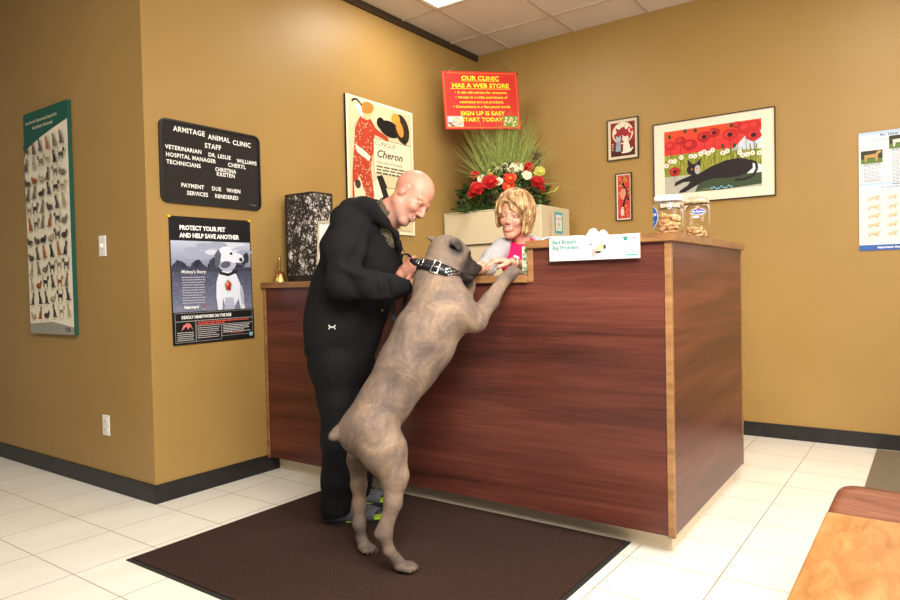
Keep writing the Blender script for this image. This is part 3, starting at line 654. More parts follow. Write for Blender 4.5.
# ---- banner card draped on the counter edge
s = Sheet(.405, .101); s.rough = .35
s.rect(0, 0, .405, .101, (190, 194, 190)); TQ = (20, 120, 104)
s.text('Bad Breath.', .014, .074, .0165, TQ, sx=1.08, bold=.02); s.text('Big Problem.', .014, .050, .0165, TQ, sx=1.08, bold=.02); s.bars(.014, .041, .155, 2, .006, .0026, (216, 196, 180), 1); s.bars(.014, .024, .12, 1, .006, .003, (176, 186, 184), 2)
s.line([(.186, .088), (.176, .07), (.186, .05), (.20, .04)], .007, (238, 228, 168))
s.ell(.218, .072, .034, .026, (206, 206, 198)); s.ell(.23, .055, .03, .022, (206, 206, 198)); s.ell(.285, .055, .036, .022, (202, 202, 194)); s.rect(.268, .005, .278, .04, (202, 202, 194)); s.rect(.30, .005, .310, .04, (202, 202, 194))
s.line([(.25, .078), (.27, .074), (.30, .075), (.318, .06), (.325, .085)], .0014, (150, 142, 130)); s.line([(.262, .045), (.268, .006), (.278, .006), (.281, .03), (.298, .03), (.301, .006), (.311, .006), (.318, .055)], .0012, (150, 142, 130)); s.line([(.20, .095), (.19, .08), (.192, .06), (.21, .045)], .0012, (160, 150, 136))
s.ell(.236, .044, .028, .014, (60, 50, 66), .5); s.ell(.232, .048, .02, .010, (178, 206, 120), .5); s.ell(.243, .040, .010, .005, (216, 226, 190), .4); s.ell(.206, .028, .008, .017, (234, 150, 146)); s.ell(.194, .066, .006, .0025, BLK)
s.ell(.345, .086, .014, .003, TQ); s.ell(.345, .078, .007, .005, TQ); s.ell(.378, .084, .003, .004, (90, 120, 190)); s.ell(.382, .082, .003, .003, (214, 90, 110))
for x in (.345, .362, .379): s.bars(x, .032, x+.01, 1, .01, .003, (150, 140, 150), int(x*1000))
s.rect(.343, .012, .396, .017, (60, 170, 140))
t = thing('counter_card', 'white dental banner card with green writing and a cartoon dog on the raised counter edge', 'sign', (-1.16, 2.655, 1.30))
place_sheet(s, 'banner', (-1.362, 2.6545, 1.309), (-.957, 2.6545, 1.309), (-1.366, 2.6545, 1.209), .0012, (236, 238, 232), t)
s = Sheet(.11, .035); s.rough = .4; s.rect(.0, .0, .001, .001, (240, 240, 236))
prof = [(.0, 0), (.012, .012), (.02, .026), (.036, .033), (.05, .028), (.058, .016), (.066, .014), (.072, .022), (.085, .023), (.096, .014), (.102, .004), (.106, 0)]
child('cut_out_head', prism(bmesh.new(), [(-1.198+x, 1.309+z) for x, z in prof], 2.6528, 2.6541, 'y'), t, pm((200, 200, 192)))
# ================================================================ file cabinet behind the counter
cab = mat('beige_enamel_steel', (206, 192, 158), .42); gapm = mat('dark_gap', (60, 52, 42), .7)
cx0, cx1, cy0, cy1, ch = -3.315, -2.405, 4.55, 5.03, 1.705
t = thing('file_cabinet', 'tall beige steel lateral file cabinet in the corner behind the receptionist', 'cabinet', (-2.86, 4.79, 0))
child('body', B(cx0, cx1, cy0, cy1, .0, ch, .005), t, cab)
zs = [(1.425, 1.690), (1.115, 1.405), (.805, 1.095), (.495, .785), (.06, .475)]
for za, zb in zs:
    d = child('drawer', B(cx0+.022, cx1-.022, cy0-.018, cy0+.002, za, zb, .003), t, cab)
    child('finger_pull', B(cx0+.03, cx1-.03, cy0-.0185, cy0-.0175, za+.001, za+.012), d, gapm)
child('top_gap', B(cx0+.022, cx1-.022, cy0-.0015, cy0+.001, 1.6905, 1.6955), t, gapm)
child('lock', (lathe(bmesh.new(), [(0, .008), (.008, .008), (.009, 0)], 14)), t, mat('black_lock', (30, 30, 30), .4)).data.transform(Matrix.Translation((0, 0, 0)))
lk = [c for c in COL.objects if c.name.startswith('lock')][0]; lk.data.transform(t.matrix_basis); lk.data.transform(Matrix.Rotation(PI/2, 4, 'X')); lk.data.transform(Matrix.Translation((cx1-.13, cy0-.017, 1.693))); lk.data.transform(t.matrix_basis.inverted())
# notices on the cabinet side
t = thing('pinned_notice', 'blue-bordered notice card stuck on the side of the beige cabinet', 'notice', (cx1, 4.85, 1.58))
s = Sheet(.135, .165); s.rect(0, 0, .135, .165, (72, 168, 186)); s.rect(.018, .02, .117, .145, (226, 222, 204)); s.bars(.028, .118, .108, 2, .014, .005, (120, 110, 100), 1); s.ell(.067, .07, .02, .018, (190, 180, 150)); s.bars(.028, .038, .108, 1, .01, .004, (150, 140, 120), 4)
place_sheet(s, 'notice_card', (cx1+.001, 4.765, 1.665), (cx1+.001, 4.90, 1.665), (cx1+.001, 4.765, 1.50), .0012, (60, 140, 156), t)
t = thing('pinned_notice', 'narrow pale strip notice on the cabinet side, left of the blue-bordered card', 'notice', (cx1, 4.68, 1.58))
s = Sheet(.06, .20); s.rect(0, 0, .06, .20, (214, 194, 166)); s.bars(.008, .18, .052, 11, .016, .006, (170, 110, 90), 3)
place_sheet(s, 'notice_card', (cx1+.001, 4.665, 1.66), (cx1+.001, 4.725, 1.66), (cx1+.001, 4.665, 1.46), .0012, (200, 180, 150), t)

# ================================================================ flower arrangement on the cabinet
fx, fy, fz = -2.875, 4.78, ch+.001
t = thing('flower_arrangement', 'big arrangement of red and cream silk flowers with tall green grass on the file cabinet', 'flowers', (fx, fy, fz))
bk = vary(mat('woven_basket', (70, 50, 34), .8), (50, 34, 24), (92, 68, 46), 90, (1, 1, 4), bs=.5)
child('basket', lathe(bmesh.new(), [(0, 0), (.13, 0), (.155, .06), (.17, .13), (.160, .13), (.14, .06), (0, .05)], 28, (fx, fy, fz)), t, bk)
gr = mat('tall_green_grass', (140, 150, 62), .55); L(gr, ramp(gr, noise(gr, coords(gr), 30, 2), [(.3, (92, 116, 34)), (.7, (166, 174, 78))]), bsdf(gr).inputs[0])
bm = bmesh.new(); r = random.Random(5)
cdir = Vector((.812, .583, 0)); bdir = Vector((-.583, .812, 0))
def blade(bm, base, tip, w, droop, lean):
    base, tip = Vector(base), Vector(tip); n = 7; pv = None; side = (tip-base).cross(Vector((.58, -.8, .1))).normalized()
    for i in range(n+1):
        q = i/n; p = base.lerp(tip, q) + lean*math.sin(q*PI)*.5 - Vector((0, 0, droop*q*q*q)); ww = w*(1-q**2.2)+.0004
        a, b = bm.verts.new(p-side*ww), bm.verts.new(p+side*ww)
        if pv: f = bm.faces.new((pv[0], pv[1], b, a)); f.smooth = True
        pv = (a, b)
for i in range(620):
    a = r.gauss(.0, .36); hgt = r.uniform(.40, .68) if abs(a) < .4 else r.uniform(.28, .56)
    if a < -.45: hgt *= .95
    h = fz+.14
    b0 = Vector((fx, fy, h)) + cdir*r.uniform(-.10, .10) + bdir*r.uniform(-.08, .08)
    tp = b0 + cdir*(math.sin(a*1.25)*hgt) + bdir*r.uniform(-.16, .1)*hgt*2 + Vector((0, 0, math.cos(a)*hgt*.98))
    if tp.x < XB+.03: tp.x = XB+.03+r.random()*.05
    if tp.y > YC-.04: tp.y = YC-.04-r.random()*.05
    blade(bm, b0, tp, r.uniform(.0009, .0021), abs(a)*.16*r.random(), Vector((0, 0, .04*abs(a))))
g = child('grass_spray', bm, t, gr); g['kind'] = 'stuff'
leafm = vary(mat('leaf_green', (54, 84, 38), .5), (34, 60, 28), (84, 116, 52), 20)
dleaf = mat('dark_foliage', (38, 34, 30), .6)
bm = bmesh.new()
def leaf(bm, p, d, l, w, mi=0):
    d = Vector(d).normalized(); s_ = d.cross(Vector((r.uniform(-1, 1), r.uniform(-1, 1), 1))).normalized(); n_ = s_.cross(d)
    p = Vector(p); a = bm.verts.new(p); b = bm.verts.new(p+d*l*.5+s_*w+n_*w*.3); c = bm.verts.new(p+d*l-n_*w*.4); e = bm.verts.new(p+d*l*.5-s_*w+n_*w*.3); m = bm.verts.new(p+d*l*.5)
    for q in ((a, e, m), (a, m, b), (m, e, c), (m, c, b)): f = bm.faces.new(q); f.smooth = True; f.material_index = mi
def W(u, v, q=0): return Vector((fx, fy, fz)) + cdir*u - bdir*q + Vector((0, 0, v))
for i in range(1150):
    u = r.uniform(-.36, .36); v = .0+r.random()*(.37-.55*abs(u)); q = r.uniform(-.10, .19)*(1-abs(u)*1.2)
    leaf(bm, W(u, v, q), cdir*r.uniform(-1, 1)+Vector((0, 0, r.uniform(-.6, .8)))-bdir*r.uniform(0, 1), r.uniform(.03, .07), r.uniform(.008, .018), 1 if r.random() < .2 else 0)
for i in range(44):   # trailing vine sprigs over the front edge
    u = r.uniform(-.35, .32); p = W(u, .10-.1*abs(u), .10); n = 12
    for k in range(n):
        p = p + cdir*(.012*(1 if u > 0 else -1)*abs(u)*2) - Vector((0, 0, .010 if p.z > fz+.008 else 0)) - bdir*.004; leaf(bm, p, cdir*r.uniform(-1, 1)-bdir*.4+Vector((0, 0, r.uniform(-.2, .6))), .02, .007)
fo = child('foliage', bm, t, [leafm, dleaf]); fo['kind'] = 'stuff'
def petalflower(name, c, R, m, layers, per, cup, parent, cen=None):
    bm = bmesh.new(); n_ = Vector((.5, -.75, .35)).normalized(); e1 = n_.orthogonal().normalized(); e2 = n_.cross(e1); c = Vector(c)
    for l in range(layers):
        f_ = 1-l/layers*.75
        for k in range(per):
            a = 2*PI*(k+.5*(l % 2)+r.uniform(-.12, .12))/per; d = e1*math.cos(a)+e2*math.sin(a); s_ = e1*-math.sin(a)+e2*math.cos(a)
            rr = R*f_*r.uniform(.88, 1.08); w = rr*1.5*PI/per*.75; tilt = cup*(l+.6)/layers
            grid = []
            for i in range(4):
                q = i/3; row = []
                for j in range(3):
                    z = (q**1.3)*tilt*rr + (.06*rr*math.cos(j*PI)); ww = w*math.sin(.25*PI+q*PI*.55)*(j-1)
                    row.append(bm.verts.new(c+d*rr*q*math.cos(tilt*.5)+s_*ww+n_*(z+l*.003)))
                grid.append(row)
            for i in range(3):
                for j in range(2): f = bm.faces.new((grid[i][j], grid[i+1][j], grid[i+1][j+1], grid[i][j+1])); f.smooth = True
    o = child(name, bm, parent, m)
    if cen: child('flower_centre', ball(bmesh.new(), c+n_*.008, R*.18, 8), o, cen)
    return o
redp = vary(mat('red_petals', (196, 26, 30), .5), (150, 14, 22), (216, 40, 36), 40); orp = mat('orange_red_petals', (220, 60, 28), .5); crp = vary(mat('cream_petals', (236, 226, 186), .55), (210, 200, 150), (244, 238, 208), 30); ylp = mat('pale_yellow_petals', (206, 200, 92), .55); yc = mat('yellow_centre', (206, 178, 70), .6)
for u, v, q, R in ((-.22, .13, .17, .060), (-.115, .165, .18, .066), (.27, .17, .12, .058), (.20, .27, .08, .050), (-.23, .225, .10, .036), (-.19, .165, .12, .03), (-.26, .10, .12, .04), (.30, .12, .10, .035)): petalflower('red_carnation', W(u, v*1.22+.015, q), R, redp, 4, 9, .9, t)
for u, v, q, R in ((.045, .185, .18, .050), (.03, .13, .18, .05)): petalflower('orange_lily', W(u, v*1.22+.015, q), R, orp, 2, 6, .7, t, yc)
for u, v, q, R in ((.0, .27, .10, .045), (-.18, .19, .15, .040), (-.05, .17, .18, .042), (.18, .21, .14, .045), (.07, .26, .12, .052), (.12, .265, .10, .05), (-.05, .255, .09, .038)): petalflower('cream_flower', W(u, v*1.22+.012, q), R*.9, crp, 2, 7, .6, t, yc)
for u, v, q, R in ((.29, .245, .10, .048), (-.10, .24, .10, .035), (.05, .285, .06, .03)): petalflower('yellow_green_rose', W(u, v*1.2+.01, q), R, ylp, 3, 7, .8, t)
for u, v in ((.095, .345), (.13, .09)): child('red_bud', lathe(bmesh.new(), [(0, -.04), (.014, -.02), (.019, 0), (.012, .03), (0, .045)], 12, tuple(W(u, v, .10))), t, orp)
seed = mat('dried_pod', (92, 72, 58), .8)
bm = bmesh.new()
for i in range(16): ball(bm, W(.275+.02*math.sin(i*1.7)+r.uniform(-.01, .01), .30+i*.0125, .02), r.uniform(.010, .018), 7)
child('dried_seed_spike', bm, t, seed)
bm = tube(bmesh.new(), [W(.30, .12, .12), W(.36, .13, .13), W(.42, .16, .13)], .0018, 5)
for k in range(6): leaf(bm, W(.36+k*.012, .13+k*.006, .13), cdir+Vector((0, 0, r.uniform(-1, 1.2))), .035, .006)
child('yellow_sprig', bm, t, ylp)

# ================================================================ on the low ledge
LZ, HZ = 1.155, 1.306
# woven lamp
wick = mat('dark_wicker', (44, 34, 30), .65); pal = vary(mat('pale_lamp_lining', (226, 214, 198), .8), (206, 192, 174), (236, 228, 214), 12)
lx0, lx1, ly0, ly1, lz0, lz1 = -3.255, -3.000, 2.800, 2.972, LZ+.032, 1.688
t = thing('wicker_lamp', 'dark woven box lamp with pale lining standing on the low ledge by the bell', 'lamp', (-3.13, 2.89, LZ))
child('base', B(lx0-.004+.03, lx1+.01, ly0-.005, ly1-.01, LZ+.0005, lz0, .004), t, mat('black_wood_base', (28, 24, 22), .4))
bm = bmesh.new(); pts = rrect(lx1-lx0-.012, ly1-ly0-.012, .02, lx0+.006, ly0+.006); prism(bm, pts, lz0, lz1-.01); child('lining', bm, t, pal)
bm = bmesh.new(); r = random.Random(9); per = rrect(lx1-lx0, ly1-ly0, .025, lx0, ly0, 5); n = len(per)
cum = [0]
for i in range(n): cum.append(cum[-1]+math.dist(per[i], per[(i+1) % n]))
def onper(s_):
    s_ %= cum[-1]
    for i in range(n):
        if s_ <= cum[i+1]:
            q = (s_-cum[i])/(cum[i+1]-cum[i]+1e-9); a, b = per[i], per[(i+1) % n]; return a[0]+(b[0]-a[0])*q, a[1]+(b[1]-a[1])*q
for i in range(1500):
    s_ = r.random()*cum[-1]; z = r.uniform(lz0, lz1); a = r.uniform(0, 2*PI); p = []
    for k in range(6):
        x, y = onper(s_); p.append((x, y, min(max(z, lz0+.002), lz1))); s_ += math.cos(a)*.013; z += math.sin(a)*.013; a += r.gauss(0, .55)
    p = [q for i_, q in enumerate(p) if i_ == 0 or math.dist(q, p[i_-1]) > .002]
    if len(p) > 2: tube(bm, p, r.uniform(.0014, .0027), 4, caps=False)
for z in (lz0+.003, lz1-.003): tube(bm, [(x, y, z) for x, y in per+per[:1]], .005, 5, caps=False)
for x, y in ((lx0+.006, ly0+.006), (lx1-.006, ly0+.006), (lx1-.006, ly1-.006), (lx0+.006, ly1-.006)): tube(bm, [(x, y, lz0), (x, y, lz1)], .003, 6)
child('woven_shade', bm, t, wick)
# hand bell
t = thing('hand_bell', 'small brass hand bell standing at the left end of the low ledge', 'bell', (-3.20, 2.735, LZ))
br = mat('aged_brass', (176, 146, 84), .35, 1)
c = (-3.236, 2.735, LZ+.0005)
child('bell_body', lathe(bmesh.new(), [(.042, 0), (.041, .007), (.034, .025), (.028, .048), (.018, .062), (0, .066), (0, .06), (.025, .044), (.038, .002), (.042, 0)], 26, c), t, br)
child('handle', lathe(bmesh.new(), [(0, .064), (.008, .066), (.006, .078), (.009, .092), (.007, .116), (.010, .136), (.008, .154), (0, .158)], 14, c), t, br)
child('tassel', ball(ball(bmesh.new(), (-3.216, 2.708, LZ+.052), .008, 8), (-3.218, 2.704, LZ+.034), .005, 8), t, mat('red_tassel', (170, 40, 30), .8))
# framed certificate leaning behind the man
t = thing('framed_certificate', 'cream-framed certificate on the low ledge, half hidden behind the man', 'picture', (-2.77, 2.75, LZ))
bm = bmesh.new(); fw = .014; W2, H2 = .26, .345
box(bm, 0, W2, -.012, 0, 0, fw); box(bm, 0, W2, -.012, 0, H2-fw, H2); box(bm, 0, fw, -.012, 0, fw, H2-fw); box(bm, W2-fw, W2, -.012, 0, fw, H2-fw)
FM = Matrix.Translation((-2.905, 2.735, LZ+.001)) @ Matrix.Rotation(math.radians(-4), 4, 'X')
bm.transform(FM); child('frame', bm, t, mat('cream_frame', (206, 192, 166), .4))
s = Sheet(W2-2*fw, H2-2*fw); s.rect(0, 0, s.W, s.H, (236, 234, 228)); s.bars(.045, .235, .18, 2, .02, .008, (200, 80, 60), 1); s.bars(.04, .19, .18, 8, .017, .005, (150, 150, 156), 2)
place_sheet(s, 'certificate', FM @ Vector((fw, -.003, H2-fw)), FM @ Vector((W2-fw, -.003, H2-fw)), FM @ Vector((fw, -.003, fw)), .002, (180, 170, 150), t)
child('stand', prism(bmesh.new(), [(2.742, LZ+.001), (2.84, LZ+.001), (2.846, LZ+.006), (2.770, LZ+.22)], -2.79, -2.75, 'x'), t, mat('cream_frame', (206, 192, 166), .4))
# little green card at the step
t = thing('photo_card', 'small green and white photo card standing on the low ledge against the raised step', 'card', (-1.53, 2.76, LZ))
s = Sheet(.052, .130); s.rect(0, 0, .052, .130, (206, 214, 180)); r = random.Random(1)
for i in range(60): s.ell(.008+r.random()*.036, .008+r.random()*.112, .003+r.random()*.006, .003+r.random()*.005, r.choice([(96, 120, 70), (150, 170, 110), (236, 238, 222), (120, 104, 84), (180, 200, 130)]), r.random(), 7)
place_sheet(s, 'card', (-1.544, 2.728, LZ+.131), (-1.493, 2.732, LZ+.131), (-1.544, 2.728, LZ+.001), .0015, (230, 228, 214), t)

# ================================================================ on the raised ledge
t = thing('paper_stack', 'loose white papers lying on the left end of the raised ledge', 'papers', (-1.38, 2.86, HZ))
for k in range(5):
    a = (k-2)*.11; M = Matrix.Translation((-1.37+.004*k, 2.84, HZ+.0005+k*.0030)) @ Matrix.Rotation(a, 4, 'Z')
    child('sheet', box(bmesh.new(), -.08, .08, -.11, .11, 0, .0024, M=M), t, mat('paper_white', (240, 240, 236), .6))
glass = mat('clear_jar_glass', (255, 255, 255), .02, trans=1, ior=1.25, spec=.5)
wl_ = mat('white_plastic_lid', (240, 238, 232), .35)
bis = vary(mat('tan_dog_biscuit', (206, 160, 108), .85), (190, 142, 92), (226, 184, 132), 60, bs=.4)
def jar(c, R, H, lid, label, lab):
    t = thing('treat_jar', label, 'jar', c); c = Vector(c)+Vector((0, 0, .0005))
    prof = [(0, 0), (R-.008, 0), (R, .008), (R, H*.80), (R-.006, H*.88), (R-.012, H*.92)]
    inn = [(R-.015, H*.92), (R-.009, H*.87), (R-.003, H*.80), (R-.003, .011), (R-.010, .004), (0, .004)]
    child('glass', lathe(bmesh.new(), prof+inn, 40, tuple(c)), t, glass)
    if lid == 'white':
        child('lid', lathe(bmesh.new(), [(0, H), (R-.010, H), (R-.005, H-.003), (R-.005, H-.022), (R-.008, H-.024), (R-.010, H-.024), (R-.010, H-.006), (0, H-.006)], 40, tuple(c)), t, wl_)
    else:
        lm = mat('pale_clear_lid', (224, 206, 172), .15, trans=.7, ior=1.3)
        child('lid', lathe(bmesh.new(), [(0, H+.008), (R*.5, H+.006), (R*.85, H-.004), (R-.001, H-.014), (R-.001, H-.022), (R-.007, H-.022), (R-.008, H-.015), (R*.8, H-.008), (0, H+.002)], 40, tuple(c)), t, lm)
    # curved label wrapped on the glass
    bm = bmesh.new(); mats = []
    def patch(cx, cz, a, b, col, off, n=24):
        m = pm(col, .35); 
        if m not in mats: mats.append(m)
        ctr_ = bm.verts.new(c+Vector((math.cos(cx)*(R+off), math.sin(cx)*(R+off), cz))); ring = []
        for rr in (.5, 1):
            ring.append([bm.verts.new(c+Vector((math.cos(cx+math.cos(2*PI*k/n)*a*rr/R)*(R+off), math.sin(cx+math.cos(2*PI*k/n)*a*rr/R)*(R+off), cz+math.sin(2*PI*k/n)*b*rr))) for k in range(n)])
        for k in range(n):
            f1 = bm.faces.new((ctr_, ring[0][k], ring[0][(k+1) % n])); f2 = bm.faces.new((ring[0][k], ring[1][k], ring[1][(k+1) % n], ring[0][(k+1) % n])); f1.material_index = f2.material_index = mats.index(m)
    def wtext(txt, cx, z, h, col, off, sx=1):
        sh = Sheet(1, 1); sh.text(txt, 0, 0, h, col, 'CENTER', .02, sx); m = pm(col, .35)
        if m not in mats: mats.append(m)
        sh.bm.verts.ensure_lookup_table(); mp = {}
        for v in sh.bm.verts: a = cx+v.co.x/R; mp[v] = bm.verts.new(c+Vector((math.cos(a)*(R+off), math.sin(a)*(R+off), z+v.co.y)))
        for f in sh.bm.faces: g_ = bm.faces.new([mp[v] for v in f.verts]); g_.material_index = mats.index(m)
        sh.bm.free()
    lab(patch, wtext); child('label', bm, t, mats); return t
def lab1(p, w): 
    a = math.radians(-158); p(a, .080, .050, .050, (236, 236, 232), .0004); p(a, .080, .047, .047, (24, 104, 190), .0007); w('Milk-Bone', a+.02, .084, .016, (240, 240, 238), .0011, .82); w('biscuits', a, .056, .011, (200, 220, 240), .0011)
def lab2(p, w):
    a = math.radians(-66); p(a, .122, .036, .014, (232, 232, 230), .0004); p(a, .122, .034, .012, (34, 62, 140), .0007); w('Pet Nutrition', a, .1185, .0078, (236, 236, 236), .0011, .9); p(a, .136, .007, .005, (190, 50, 60), .0009); p(a-.2, .098, .014, .005, (236, 236, 232), .0007)
J1, J2 = (-.925, 2.90, HZ), (-.905, 3.25, HZ)
jar(J1, .063, .168, 'white', 'glass treat jar with a white lid and blue round label on the counter corner', lab1)
jar(J2, .060, .185, 'clear', 'clear treat jar with pale domed lid and small blue oval label', lab2)
def biscuit_mesh(l, w, h, seed):
    bm = bmesh.new(); pts = []
    for sx_, sy_ in ((1, 1), (-1, 1), (-1, -1), (1, -1)):
        for k in range(5):
            a = math.radians({(1, 1): -60, (-1, 1): 60, (-1, -1): 120, (1, -1): -150}[(sx_, sy_)] + k*45) if False else 0
    for k in range(28):
        a = 2*PI*k/28; rr = w*(1-.30*abs(math.sin(a))**3); x = math.cos(a)*l; y = math.sin(a)*w*(.62+.38*abs(math.cos(a))**.6); pts.append((x, y))
    prism(bm, pts, -h, h); bmesh.ops.bevel(bm, geom=[e for e in bm.edges if abs(e.verts[0].co.z-e.verts[1].co.z) < 1e-6], offset=h*.4, segments=1, affect='EDGES')
    me = bpy.data.meshes.new('biscuit'); bm.to_mesh(me); bm.free(); me.materials.append(bis); return me
bme = biscuit_mesh(.019, .013, .006, 0)
def fill(c, R, layers, per, where, grp):
    r = random.Random(int(c[1]*100)); k = 0; first = None
    for l in range(layers):
        for i in range(per if l < layers-1 else per-2):
            a = 2*PI*i/per+l*.7; rr = (R-.031)*(1 if i else 0) if per > 6 else (R-.03)
            p = (c[0]+rr*math.cos(a), c[1]+rr*math.sin(a), c[2]+.0155+l*.0165)
            o = bpy.data.objects.new('dog_biscuit', bme) if first is None else first.copy(); COL.objects.link(o); first = first or o
            o.location = p; o.rotation_euler = (r.uniform(-.7, .7), r.uniform(-.5, .5), r.uniform(0, PI))
            tag(o, where, 'dog biscuit', grp)
fill(J1, .064, 5, 7, 'small tan bone-shaped dog biscuit in the pile inside the white-lidded jar', 'biscuits in the white-lidded jar')
fill(J2, .060, 3, 6, 'small tan bone-shaped dog biscuit in the low pile inside the pale-lidded jar', 'biscuits in the pale-lidded jar')

# ================================================================ coffee table and chair at the lower right
hon = grain('honey_table_wood', [(134, 86, 44), (162, 110, 60), (184, 136, 84)], 9, (2.4, .7, 1), .32)
t = thing('coffee_table', 'low honey-coloured wooden table cut off by the lower right corner', 'table', (.25, 1.67, 0))
child('tabletop', B(-.255, .75, 1.15, 2.17, .415, .45, .007), t, hon)
for x, y in ((-.19, 1.99), (.68, 1.99), (-.19, 1.22), (.68, 1.22)): child('leg', B(x-.03, x+.03, y-.03, y+.03, 0, .415, .006), t, hon)
bm = bmesh.new(); box(bm, -.17, .66, 1.98, 2.00, .34, .415); box(bm, -.17, .66, 1.21, 1.23, .34, .415); box(bm, -.20, -.18, 1.24, 1.97, .34, .415); box(bm, .67, .69, 1.24, 1.97, .34, .415)
child('apron', bm, t, hon)
wal = grain('walnut_plywood', [(84, 46, 32), (124, 74, 54), (150, 98, 74)], 6, (.5, 3, 3), .38)
t = thing('plywood_chair', 'dark walnut plywood chair seat with a rounded corner behind the low table', 'chair', (.02, 2.45, 0))
bm = bmesh.new(); nx, ny = 18, 16; V0 = []
x0, x1, y0, y1 = -.266, .24, 2.10, 2.68
for layer in (0, 1):
    for j in range(ny+1):
        for i in range(nx+1):
            a, b = i/nx*2-1, j/ny*2-1; e = (abs(a)**5+abs(b)**5)**.2 if (a or b) else 0; m_ = max(abs(a), abs(b)); k = m_/e if e else 1
            u, v = a*k, b*k; z = .392 + .018*(abs(u)**2.5) - .03*max(0, -v-.5)**2 - (.012 if layer else 0)
            V0.append(bm.verts.new(((x0+x1)/2+u*(x1-x0)/2, (y0+y1)/2+v*(y1-y0)/2, z)))
S = (nx+1)*(ny+1)
for j in range(ny):
    for i in range(nx):
        q = [j*(nx+1)+i, j*(nx+1)+i+1, (j+1)*(nx+1)+i+1, (j+1)*(nx+1)+i]
        f = bm.faces.new([V0[k] for k in q]); f.smooth = True; f = bm.faces.new([V0[S+k] for k in q[::-1]]); f.smooth = True
rim = [j for j in range(nx)] + [nx+(nx+1)*j for j in range(ny)] + [ny*(nx+1)+nx-i for i in range(nx)] + [(ny-j)*(nx+1) for j in range(ny)]
for k in range(len(rim)):
    a, b = rim[k], rim[(k+1) % len(rim)]; bm.faces.new((V0[a], V0[S+a], V0[S+b], V0[b]))
child('seat', bm, t, wal)
crm = mat('chrome_tube', (190, 190, 190), .2, 1)
for y in (2.24, 2.58):
    for x in (-.19, .17): child('leg', tube(bmesh.new(), [(x, y, .385), (x, y, .22), (x, y, .0)], .011, 10), t, crm)
bm = bmesh.new(); prism(bm, [(2.22, .60), (2.25, .57), (2.57, .57), (2.60, .60), (2.60, .80), (2.56, .83), (2.26, .83), (2.22, .80)], .262, .274, 'x'); child('backrest', bm, t, wal)
for y in (2.30, 2.52): child('back_frame', tube(bmesh.new(), [(.17, y, .372), (.25, y, .372), (.286, y, .50), (.286, y, .78)], .010, 10), t, crm)
# ================================================================ bodies
def unit(v): v = np.array(v, float); return v/np.linalg.norm(v)
RT, UP, FW = unit((0.812,0.583,-0.022)), np.array([0., 0., 1.]), unit((-0.583,0.812,-0.023))
UP = unit((0.004,0.032,0.999)); 
def sample(fld, p):
    q = (np.asarray(p)-fld.lo)/fld.h
    if (q < 0).any() or (q > np.array(fld.n)-1).any(): return 1.0
    i = np.clip(np.floor(q).astype(int), 0, np.array(fld.n)-2); f = q-i; v = 0
    for a in (0, 1):
        for b in (0, 1):
            for c in (0, 1): v += fld.F[i[0]+a, i[1]+b, i[2]+c]*((f[0] if a else 1-f[0])*(f[1] if b else 1-f[1])*(f[2] if c else 1-f[2]))
    return v
def surf(fld, c, d, rmax=.25):
    d = unit(d); t = .01
    while t < rmax and sample(fld, c+d*t) < 0: t += .003
    return t
def bounds(pts, pad):
    P = np.array(pts); return P.min(0)-pad, P.max(0)+pad
def fur_skin(name, parent, me, m): return child(name, me, parent, m)

